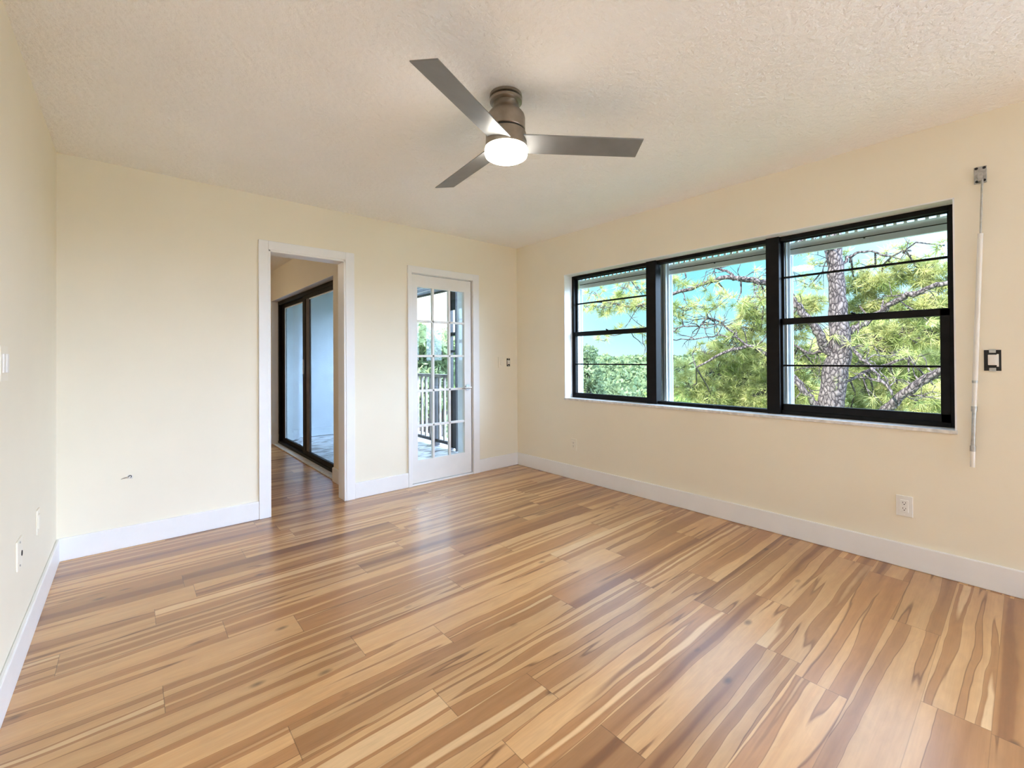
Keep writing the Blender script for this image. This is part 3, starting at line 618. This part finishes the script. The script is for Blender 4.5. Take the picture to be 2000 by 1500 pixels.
s4 = struct_empty('added_side_door', (W + 0.1, -6.55, 0))  # added glazing behind the camera, brings cool daylight onto the left wall
b = MB(); xq0, xq1 = W + 0.08, W + 0.15
b.box(xq0, xq1, -8.2, -8.14, 0, 2.2); b.box(xq0, xq1, -4.96, -4.9, 0, 2.2); b.box(xq0, xq1, -8.14, -4.96, 2.14, 2.2); b.box(xq0, xq1, -8.14, -4.96, 0, 0.04); b.box(xq0, xq1, -6.58, -6.52, 0.04, 2.14)
b.build('frame', 'black_frame', s4)

b = MB(); b.box(-2.0, W + 3.0, -13.0, YR - 0.12, -0.2, -0.02); struct(b.build('rear_bounce_slab', 'white_column'))  # added unseen white slab, bounces daylight up to the ceiling
b = MB(); b.box(W + 0.24, W + 3.0, YR - 0.12, -4.8, -0.2, -0.02); struct(b.build('side_bounce_slab', 'white_column'))  # added pale slab outside the side opening, reflects light indoors

# ================================================================== CEILING FAN
FC_X, FC_Y = 1.686, -2.168
fan = thing('ceiling_fan', (FC_X, FC_Y, H), 'brushed nickel three blade ceiling fan with a lit white glass light', 'ceiling fan')
cc = (FC_X, FC_Y)
MB().lathe(cc, [(0.066, H), (0.076, H - 0.001), (0.077, H - 0.014), (0.069, H - 0.017), (0.069, H - 0.021), (0.077, H - 0.024), (0.076, H - 0.036), (0.064, H - 0.042)]).build('canopy', 'nickel', fan, smooth=True)
MB().lathe(cc, [(0.070, H - 0.0165), (0.0705, H - 0.0170), (0.0705, H - 0.0212), (0.070, H - 0.0216)]).build('canopy_groove', 'dark_metal', fan)
MB().lathe(cc, [(0.060, H - 0.036), (0.062, H - 0.060), (0.066, H - 0.072), (0.078, H - 0.086), (0.087, H - 0.098), (0.0905, H - 0.112), (0.0905, H - 0.166), (0.088, H - 0.169)]).build('motor_housing', 'nickel', fan, smooth=True)
MB().lathe(cc, [(0.0865, H - 0.166), (0.0865, H - 0.184)]).build('seam_ring', 'dark_metal', fan)
MB().lathe(cc, [(0.085, H - 0.1795), (0.0925, H - 0.180), (0.0955, H - 0.188), (0.098, H - 0.252), (0.094, H - 0.254)]).build('switch_housing', 'nickel', fan, smooth=True)
lens = MB().lathe(cc, [(0.090, H - 0.250), (0.1000, H - 0.2545), (0.1010, H - 0.262), (0.1010, H - 0.282), (0.098, H - 0.290), (0.090, H - 0.2955), (0.070, H - 0.299), (0.035, H - 0.301), (0.002, H - 0.3015)]).build('light_lens', 'opal', fan, smooth=True)
PHI = -2.7175624; RA, RB, BW = 0.649, 0.652, 0.121
for k in range(3):
    a = PHI + k * 2 * math.pi / 3; u = Vector((math.cos(a), math.sin(a), 0)); v = Vector((-u.y, u.x, 0))
    C0 = Vector((FC_X, FC_Y, 0)); vs = []
    # blade outline: straight sides, tip cut at a slant, pitched by a few degrees
    outline = [(0.060, -BW / 2), (RA, -BW / 2), (RB, BW / 2), (0.060, BW / 2)]
    for dz in (-0.003, 0.003):
        for (q, w) in outline:
            zz = 2.212 + (0.0149 if w < 0 else -0.0149) + dz
            p = C0 + u * q + v * w; vs.append((p.x, p.y, zz))
    bl = MB().add(vs, [(0, 1, 2, 3), (7, 6, 5, 4), (0, 4, 5, 1), (1, 5, 6, 2), (2, 6, 7, 3), (3, 7, 4, 0)]).build('blade', 'blade', fan, bevel=0.002)
    vs = []
    for dz in (0.004, 0.010):
        for (q, w) in [(0.07, -0.03), (0.15, -0.022), (0.15, 0.022), (0.07, 0.03)]:
            p = C0 + u * q + v * w; vs.append((p.x, p.y, 2.212 - w * 0.2463 + dz))
    MB().add(vs, [(0, 1, 2, 3), (7, 6, 5, 4), (0, 4, 5, 1), (1, 5, 6, 2), (2, 6, 7, 3), (3, 7, 4, 0)]).build('blade_bracket', 'nickel', bl)

# ================================================================== WALL FITTINGS
def box_w(b, wall, u0, u1, z0, z1, d0, d1):
    """box on a wall: u along the wall, d out of it into the room"""
    if wall == 'R': b.box(W - d1, W - d0, u0, u1, z0, z1)
    elif wall == 'B': b.box(u0, u1, -d1, -d0, z0, z1)
    else: b.box(d0, d1, u0, u1, z0, z1)
    return b
def loc_w(wall, u, z): return {'R': (W, u, z), 'B': (u, 0, z), 'L': (0, u, z)}[wall]
def cyl_w(b, wall, u, z, r, d0, d1, n=12):
    p = {'R': ((W - d0, u, z), (W - d1, u, z)), 'B': ((u, -d0, z), (u, -d1, z)), 'L': ((d0, u, z), (d1, u, z))}[wall]
    return b.cyl(*p, r, n)
# white outlet under the window
def outlet(u, z, wall, mat, label):
    t = thing('outlet', loc_w(wall, u, z), label, 'outlet')
    box_w(MB(), wall, u - 0.036, u + 0.036, z - 0.058, z + 0.058, 0, 0.006).build('face_plate', mat, t, bevel=0.002)
    box_w(MB(), wall, u - 0.0175, u + 0.0175, z - 0.034, z + 0.034, 0.005, 0.0085).build('receptacle', mat, t, bevel=0.001)
    for dz in (0.016, -0.016):
        for du in (-0.006, 0.006): box_w(MB(), wall, u + du - 0.0011, u + du + 0.0011, z + dz, z + dz + 0.008, 0.0083, 0.0089).build('slot', 'hole', t)
        cyl_w(MB(), wall, u, z + dz - 0.006, 0.0028, 0.0083, 0.0089).build('ground_hole', 'hole', t)
    for dz in (0.048, -0.048): cyl_w(MB(), wall, u, z + dz, 0.003, 0.005, 0.007).build('screw', 'white_plastic', t)
outlet(-3.310, 0.345, 'R', 'white_plastic', 'white outlet low on the right wall below the crank rod')
outlet(-0.840, 0.342, 'R', 'wall_plate', 'cream painted outlet low on the right wall near the room corner')
# bare switches with their cover plates missing
def bare_switch(u, z, wall, w, h, label):
    t = thing('light_switch', loc_w(wall, u, z), label, 'light switch')
    b = MB(); box_w(b, wall, u - w / 2, u + w / 2, z - h / 2, z + h / 2, 0.0005, 0.002); b.build('recess', 'black_box', t)
    for s_ in (-1, 1): box_w(MB(), wall, u - w * 0.20, u + w * 0.20, z + s_ * h * 0.445 - h * 0.085, z + s_ * h * 0.445 + h * 0.085, 0.002, 0.006).build('mounting_ear', 'steel', t, bevel=0.001)
    box_w(MB(), wall, u - w * 0.36, u - w * 0.24, z - h * 0.30, z + h * 0.30, 0.001, 0.008).build('side_clip', 'white_plastic', t, bevel=0.001)
    box_w(MB(), wall, u - w * 0.24, u + w * 0.26, z - h * 0.23, z + h * 0.27, 0.001, 0.013).build('switch_body', 'white_plastic', t, bevel=0.002)
    box_w(MB(), wall, u - w * 0.15, u + w * 0.17, z - h * 0.14, z + h * 0.19, 0.013, 0.016).build('rocker', 'white_plastic', t, bevel=0.001)
bare_switch(-3.655, 1.168, 'R', 0.060, 0.106, 'uncovered light switch in a black wall box right of the crank rod')
bare_switch(3.524, 1.152, 'B', 0.046, 0.088, 'uncovered light switch in a dark wall box beside the french door')
t = thing('switch_plate', loc_w('B', 3.421, 1.152), 'cream painted switch plate between the french door and the uncovered switch', 'switch plate')
box_w(MB(), 'B', 3.380, 3.460, 1.095, 1.212, 0, 0.006).build('face_plate', 'wall_plate', t, bevel=0.002)
box_w(MB(), 'B', 3.405, 3.437, 1.122, 1.186, 0.006, 0.010).build('rocker', 'wall_plate', t, bevel=0.002)
# left wall
t = thing('wall_switch', loc_w('L', -1.470, 1.184), 'cream light switch at mid height on the left wall', 'light switch')
box_w(MB(), 'L', -1.530, -1.410, 1.124, 1.245, 0, 0.006).build('face_plate', 'wall_plate', t, bevel=0.002)
for u in (-1.497, -1.443): box_w(MB(), 'L', u - 0.016, u + 0.016, 1.152, 1.218, 0.006, 0.011).build('rocker', 'white_plastic', t, bevel=0.002)
t = thing('blank_plate', loc_w('L', -0.715, 0.437), 'cream blank plate low on the left wall nearest the corner', 'wall plate')
box_w(MB(), 'L', -0.752, -0.682, 0.380, 0.494, 0, 0.006).build('face_plate', 'wall_plate', t, bevel=0.002)
box_w(MB(), 'L', -0.735, -0.700, 0.404, 0.470, 0.005, 0.009).build('insert', 'wall_plate', t, bevel=0.001)
t = thing('cable_plate', loc_w('L', -1.180, 0.435), 'cream cable plate with a dark jack hole low on the left wall', 'wall plate')
box_w(MB(), 'L', -1.232, -1.128, 0.380, 0.494, 0, 0.006).build('face_plate', 'wall_plate', t, bevel=0.002)
cyl_w(MB(), 'L', -1.150, 0.428, 0.011, 0.0055, 0.0075, 16).build('jack_hole', 'hole', t)
for dz in (0.045, -0.045): cyl_w(MB(), 'L', -1.19, 0.437 + dz, 0.004, 0.005, 0.008).build('screw', 'steel', t)
# stub of cable coming out of a torn hole in the back wall
t = thing('cable_stub', loc_w('B', 0.330, 0.446), 'cut cable stub poking from a torn hole in the back wall', 'cable')
n = 15; rr = [random.uniform(0.010, 0.021) for _ in range(n)]
vs = [(0.330 + rr[i] * 1.25 * math.cos(2 * math.pi * i / n), -0.001, 0.446 + rr[i] * 0.8 * math.sin(2 * math.pi * i / n)) for i in range(n)]
vs += [(x, -0.003, z) for (x, _, z) in [(0.33 + (a - 0.33) * 0.8, 0, 0.446 + (c - 0.446) * 0.8) for (a, _, c) in vs]]
MB().add(vs, [tuple(range(n)), tuple(range(2 * n - 1, n - 1, -1))] + [(i, (i + 1) % n, n + (i + 1) % n, n + i) for i in range(n)]).build('torn_edge', 'plaster', t)
MB().cyl((0.333, -0.0032, 0.449), (0.333, -0.0042, 0.449), 0.0085, 14).build('hole', 'hole', t)
MB().tube([(0.333, -0.004, 0.449, 0.004), (0.330, -0.018, 0.447, 0.004), (0.324, -0.026, 0.444, 0.004)], 10).build('cable_end', 'white_plastic', t, smooth=True)
MB().tube([(0.312, -0.002, 0.445, 0.0035), (0.300, -0.003, 0.443, 0.0030), (0.288, -0.002, 0.438, 0.0015)], 8).build('wire', 'steel', t, smooth=True)
# crank rod of the roll shutter
t = thing('shutter_crank_rod', (W, -3.60, 2.12), 'long white shutter crank rod hanging from a steel bracket beside the window', 'crank rod')
b = MB(); b.box(W - 0.004, W, -3.643, -3.597, 2.078, 2.166); br_ = b.build('wall_bracket', 'steel', t, bevel=0.002)
for (yy, zz) in ((-3.634, 2.156), (-3.606, 2.158), (-3.634, 2.092), (-3.608, 2.090)):
    MB().cyl((W - 0.0035, yy, zz), (W - 0.007, yy, zz), 0.0065, 10).build('bracket_screw', 'black_box', br_)
b = MB(); b.cyl((W - 0.004, -3.619, 2.116), (W - 0.030, -3.619, 2.116), 0.013, 16); b.box(W - 0.040, W - 0.022, -3.630, -3.612, 2.084, 2.126)
b.build('swivel_joint', 'steel', t, bevel=0.002)
def RP(f, z): # point along the rod
    return (W - 0.034 + 0.004 * f, -3.628 + 0.046 * f, z)
b = MB(); b.tube([(*RP(0.0, 2.090), 0.005), (*RP(0.05, 2.02), 0.0042), (*RP(0.19, 1.80), 0.0042)], 10); b.build('thin_rod', 'steel', t, smooth=True)
b = MB(); b.cyl(RP(0.19, 1.815), RP(0.74, 1.06), 0.0105, 16); b.build('white_tube', 'white_plastic', t, smooth=True)
b = MB(); b.cyl(RP(0.735, 1.065), RP(0.74, 1.052), 0.0115, 16); b.build('collar', 'steel', t, smooth=True)
b = MB(); b.cyl(RP(0.74, 1.052), RP(0.83, 0.930), 0.0095, 16); b.build('upper_grip', 'white_plastic', t, smooth=True)
b = MB(); b.cyl(RP(0.83, 0.932), RP(0.835, 0.905), 0.0115, 16); b.cyl(RP(0.835, 0.905), RP(0.96, 0.725), 0.0082, 16); b.cyl(RP(0.96, 0.728), RP(0.98, 0.700), 0.0115, 16)
b.build('crank_handle', 'steel', t, smooth=True)
b = MB(); b.cyl(RP(0.98, 0.702), RP(1.02, 0.618), 0.0095, 16); b.build('end_grip', 'white_plastic', t, smooth=True)

# ================================================================== OUTSIDE
b = MB(); b.box(-40, 700, -500, 600, -9.4, -9.0); struct(b.build('ground', 'ground'))
def needle_tufts(centres, dirs, n, length, width, rng):
    """star of thin needles around each twig end: one narrow triangle per needle"""
    m = len(centres); c = np.repeat(centres, n, 0); d = np.repeat(dirs, n, 0)
    r = rng.normal(size=(m * n, 3)); r /= np.linalg.norm(r, axis=1)[:, None]
    v = r + d * 0.75; v /= np.linalg.norm(v, axis=1)[:, None]
    L = length * rng.uniform(0.7, 1.15, (m * n, 1)); q = rng.normal(size=(m * n, 3)); s = np.cross(v, q); s /= np.linalg.norm(s, axis=1)[:, None]
    w = width * rng.uniform(0.8, 1.2, (m * n, 1)); base = c + v * 0.015
    tip = base + v * L; tip[:, 2] -= 0.10 * L[:, 0]
    verts = np.stack([base - s * w / 2, base + s * w / 2, tip], 1).reshape(-1, 3)
    return verts, np.arange(m * n * 3).reshape(-1, 3)
def ball(n, rng):
    r = rng.normal(size=(n, 3)); r /= np.linalg.norm(r, axis=1)[:, None]; return r
def smooth_line(pts, k=4):
    P = np.array(pts); out = []
    for i in range(len(P) - 1):
        p0, p1, p2, p3 = P[max(i - 1, 0)], P[i], P[i + 1], P[min(i + 2, len(P) - 1)]
        for j in range(k):
            t = j / k; out.append(0.5 * ((2 * p1) + (-p0 + p2) * t + (2 * p0 - 5 * p1 + 4 * p2 - p3) * t * t + (-p0 + 3 * p1 - 3 * p2 + p3) * t ** 3))
    out.append(P[-1]); return [tuple(q) for q in out]

pine = thing('pine_tree', (11.0, -1.3, -9.0), 'large bare-trunked pine with spreading limbs closest outside the window', 'tree')
trunk = [(11.0, -1.45, -9.0, 0.30)] + TRUNK
tl = smooth_line(trunk); tl = [(x + RNG.normal() * 0.006, y + RNG.normal() * 0.008, z, r * (1 + RNG.normal() * 0.035)) for x, y, z, r in tl]
MB().tube(tl, 18).build('trunk', 'bark', pine, smooth='all')
limb_pts = []
for L in LIMBS:
    sm = smooth_line(L); sm = [(x + RNG.normal() * 0.012, y + RNG.normal() * 0.014, z + RNG.normal() * 0.014, r * (1 + RNG.normal() * 0.06)) for x, y, z, r in sm]
    MB().tube(sm, 10).build('limb', 'bark', pine, smooth='all'); limb_pts += sm
limb_np = np.array(limb_pts)
tw = MB(); cen = []; dr = []
for (x, y, z, r, dens) in CLUMPS:
    c = np.array((x, y, z)); dist = np.linalg.norm(limb_np[:, :3] - c, axis=1); i = int(dist.argmin()); a = limb_np[i, :3]
    if dist[i] > 0.05:
        mid = (a + c) / 2 + RNG.normal(size=3) * 0.08
        tw.tube([(*a, min(limb_np[i, 3], 0.022)), (*mid, 0.016), (*c, 0.010)], 5, False)
    n = max(4, int(60 * dens * (r / 0.4) ** 2))
    for o_ in ball(n, RNG):
        rr_ = r * RNG.uniform(0.35, 1.0) ** 0.6; p = c + o_ * rr_ * np.array((1.0, 1.0, 0.72))
        cen.append(p); dr.append(o_ * 0.7 + np.array((0, 0, 0.45)))
        if RNG.random() < 0.6:
            st = c + (p - c) * 0.15 + RNG.normal(size=3) * 0.04
            tw.tube([(*st, 0.008), (*((st + p) / 2 + RNG.normal(size=3) * 0.03), 0.006), (*p, 0.004)], 4, False)
for _ in range(170):       # bare twigs off the thinner limbs
    i = int(RNG.integers(len(limb_np))); p = limb_np[i, :3].copy()
    if limb_np[i, 3] > 0.075: continue
    d_ = RNG.normal(size=3) * np.array((0.5, 1, 0.8)); d_ /= np.linalg.norm(d_); L_ = RNG.uniform(0.25, 0.8); line = [(*p, min(0.014, limb_np[i, 3]))]
    for q in range(1, 5):
        p = p + d_ * L_ / 4; d_ = d_ + RNG.normal(size=3) * 0.35; d_ /= np.linalg.norm(d_); line.append((*p, 0.014 * (1 - q / 5.2)))
        if q in (2, 3):
            e_ = d_ + RNG.normal(size=3) * 0.8; tw.tube([(*p, 0.007), (*(p + e_ * 0.16), 0.003)], 4, False)
    tw.tube(line, 5, False)
    if RNG.random() < 0.45: cen.append(p); dr.append(d_)
tw.build('twigs', 'bark', pine)
v, f = needle_tufts(np.array(cen), np.array(dr), 30, 0.20, 0.0125, RNG)
mesh_np('needles', v, f, 'needles', pine)

def back_pine(base, crowns, label, n_tuft, trunk_r=0.22, mat='needles_far', limbs=True):
    t = thing('pine_tree', base, label, 'tree', 'pines behind the big pine')
    top = max(c[2] for c in crowns); bx, by, bz = base
    MB().tube([(bx, by, bz, trunk_r * 1.3), (bx + 0.1, by - 0.1, (bz + top) / 2, trunk_r), (bx, by + 0.1, top, trunk_r * 0.4)], 10).build('trunk', 'bark', t, smooth='all')
    tw = MB(); cen = []; dr = []
    vol = sum(c[3] ** 2 for c in crowns)
    for (x, y, z, r) in crowns:
        c = np.array((x, y, z)); z0 = z - 0.5 * r
        tw.tube([(bx, by, min(z0, top - 0.2) - 0.5, 0.07), ((bx + x) / 2, (by + y) / 2, z0, 0.05), (x, y, z, 0.02)], 6, False)
        for o_ in ball(int(n_tuft * r * r / vol), RNG):
            p = c + o_ * r * RNG.uniform(0.55, 1.0) * np.array((1, 1, 0.75)); cen.append(p); dr.append(o_ * 0.8 + np.array((0, 0, 0.35)))
            if RNG.random() < 0.18: tw.tube([(*(c + (p - c) * 0.2), 0.02), (*p, 0.008)], 4, False)
    tw.build('limbs', 'bark', t)
    v, f = needle_tufts(np.array(cen), np.array(dr), 22, 0.30, 0.026, RNG); mesh_np('needles', v, f, mat, t)
def crown_set(cx, cy_, cz, R, n, r, flat=0.8):
    return [(cx + o[0] * R, cy_ + o[1] * R, cz + o[2] * R * flat, r * RNG.uniform(0.75, 1.2)) for o in [ball(1, RNG)[0] * RNG.uniform(0.3, 1) for _ in range(n)]]
back_pine((16.5, -1.4, -9), crown_set(16.5, -1.4, 0.9, 2.1, 16, 0.85), 'dense yellow green pine filling the right window section behind the big trunk', 2600)
back_pine((20.5, -5.4, -9), crown_set(20.5, -5.4, 1.0, 2.0, 14, 0.85), 'green pine behind the big pine at the right edge of the window', 2200)
back_pine((17.0, 2.3, -9), crown_set(17.0, 2.2, -0.8, 1.8, 14, 0.8), 'lower yellow green pine behind the middle window section', 2200)
back_pine((14.8, 5.7, -9), crown_set(14.8, 5.7, -2.2, 1.2, 9, 0.7), 'low pine top at the bottom left of the middle window section', 1500)

def leafy(base, crowns, n, leaf, mat, label, name='leafy_tree', group=None):
    t = thing(name, base, label, 'tree', group)
    bx, by, bz = base; top = max(c[2] for c in crowns)
    tr = MB(); tr.tube([(bx, by, bz, 0.3), (bx, by, (bz + top) / 2, 0.2), (bx + 0.1, by, top - 0.3, 0.08)], 8)
    for (x, y, z, r) in crowns: tr.tube([(bx, by, (bz + top) / 2 + 0.5, 0.1), (x, y, z, 0.03)], 5, False)
    tr.build('trunk', 'bark', t)
    vol = sum(c[3] ** 2 for c in crowns); P = []; 
    for (x, y, z, r) in crowns:
        k = int(n * r * r / vol); o_ = ball(k, RNG); rad = r * RNG.uniform(0.6, 1.0, (k, 1)) * (1 + 0.12 * np.sin(o_[:, :1] * 9) * np.cos(o_[:, 1:2] * 8))
        P.append(np.array((x, y, z)) + o_ * rad * np.array((1, 1, 0.8)))
    P = np.concatenate(P); m = len(P); a = ball(m, RNG); q = ball(m, RNG); bb = np.cross(a, q); bb /= np.linalg.norm(bb, axis=1)[:, None]
    s = leaf * RNG.uniform(0.6, 1.2, (m, 1))
    v = np.stack([P - a * s, P + bb * s * 0.45, P + a * s, P - bb * s * 0.45], 1).reshape(-1, 3)
    i = np.arange(m)[:, None] * 4; f = np.concatenate([i + np.array([[0, 1, 2]]), i + np.array([[0, 2, 3]])], 0)
    mesh_np('leaves', v, f, mat, t)
leafy((22, 14.6, -9), [(22, 14.2, 1.5, 0.75), (22.1, 14.5, 0.7, 0.95), (21.9, 14.0, 0.1, 0.9)] + crown_set(22, 14.6, -0.7, 1.7, 8, 0.9, 1.2), 5000, 0.16, 'leaf_grey', 'grey green leafy tree rising at the left edge of the window')
leafy((27, 15.5, -9), crown_set(27, 15.5, -2.6, 2.4, 12, 1.3), 6000, 0.20, 'leaf_grey', 'round grey green treetop behind the lower left window pane')
leafy((24, 10.6, -9), crown_set(24, 10.6, -2.2, 2.0, 12, 1.2), 6000, 0.18, 'leaf_green', 'bright green treetop at the bottom of the left window section beside the mullion')
leafy((20, 6.9, -9), crown_set(20, 6.9, -3.6, 2.0, 10, 1.2), 5000, 0.18, 'leaf_green', 'low green treetop below the left mullion')
# trees seen through the french door
leafy((10.0, 13.6, -9), crown_set(10.0, 13.6, 0.9, 2.2, 13, 1.0, 1.1), 6500, 0.17, 'leaf_grey', 'tall grey green tree beyond the left panes of the french door')
leafy((14.6, 19.6, -9), crown_set(14.6, 19.6, 0.6, 2.4, 12, 1.2, 1.0), 6000, 0.17, 'leaf_green', 'green tree beyond the middle panes of the french door')

# distant forest canopy: a sheet of treetops out to the horizon with leafy crowns over it
na, nr = 200, 90; ang = np.linspace(math.radians(-75), math.radians(100), na); rad = 24 * (760 / 24) ** (np.linspace(0, 1, nr))
A, R_ = np.meshgrid(ang, rad, indexing='ij'); Xf = R_ * np.cos(A); Yf = R_ * np.sin(A)
zbase = lambda r: -6.2 + 5.6 * np.clip((r - 24) / 170, 0, 1)
Z = zbase(R_) + RNG.normal(size=R_.shape) * 0.25
sheet_v = np.stack([Xf, Yf, Z], -1).reshape(-1, 3)
ii = (np.arange(na - 1)[:, None] * nr + np.arange(nr - 1)[None, :]).ravel()
sheet_t = np.concatenate([np.stack([ii, ii + nr, ii + nr + 1], 1), np.stack([ii, ii + nr + 1, ii + 1], 1)], 0)
P = []; Sz = []
for _ in range(1500):
    r_ = 26 * (300 / 26) ** RNG.random(); a_ = math.radians(RNG.uniform(-25, 72)); cr_ = RNG.uniform(1.6, 3.0) * (1 + r_ / 250)
    k = int(110 * max(0.35, 1 - r_ / 320)); o_ = ball(k, RNG); o_[:, 2] = np.abs(o_[:, 2])
    c = np.array((r_ * math.cos(a_), r_ * math.sin(a_), zbase(r_) + RNG.uniform(-0.2, 0.9)))
    P.append(c + o_ * cr_ * RNG.uniform(0.7, 1, (k, 1)) * np.array((1, 1, 0.62))); Sz.append(np.full((k, 1), 0.16 + r_ * 0.0042))
P = np.concatenate(P); Sz = np.concatenate(Sz); m = len(P); a = ball(m, RNG); q = ball(m, RNG); bb = np.cross(a, q); bb /= np.linalg.norm(bb, axis=1)[:, None]
s = Sz * RNG.uniform(0.7, 1.3, (m, 1)); v = np.stack([P - a * s, P + bb * s * 0.6, P + a * s, P - bb * s * 0.6], 1).reshape(-1, 3)
i = np.arange(m)[:, None] * 4; f = np.concatenate([i + np.array([[0, 1, 2]]), i + np.array([[0, 2, 3]])], 0)
fo = mesh_np('distant_forest', np.concatenate([sheet_v, v]), np.concatenate([sheet_t, f + len(sheet_v)]), 'forest')
fo['kind'] = 'stuff'; fo['label'] = 'distant treetop canopy stretching to the horizon outside the window'; fo['category'] = 'forest'
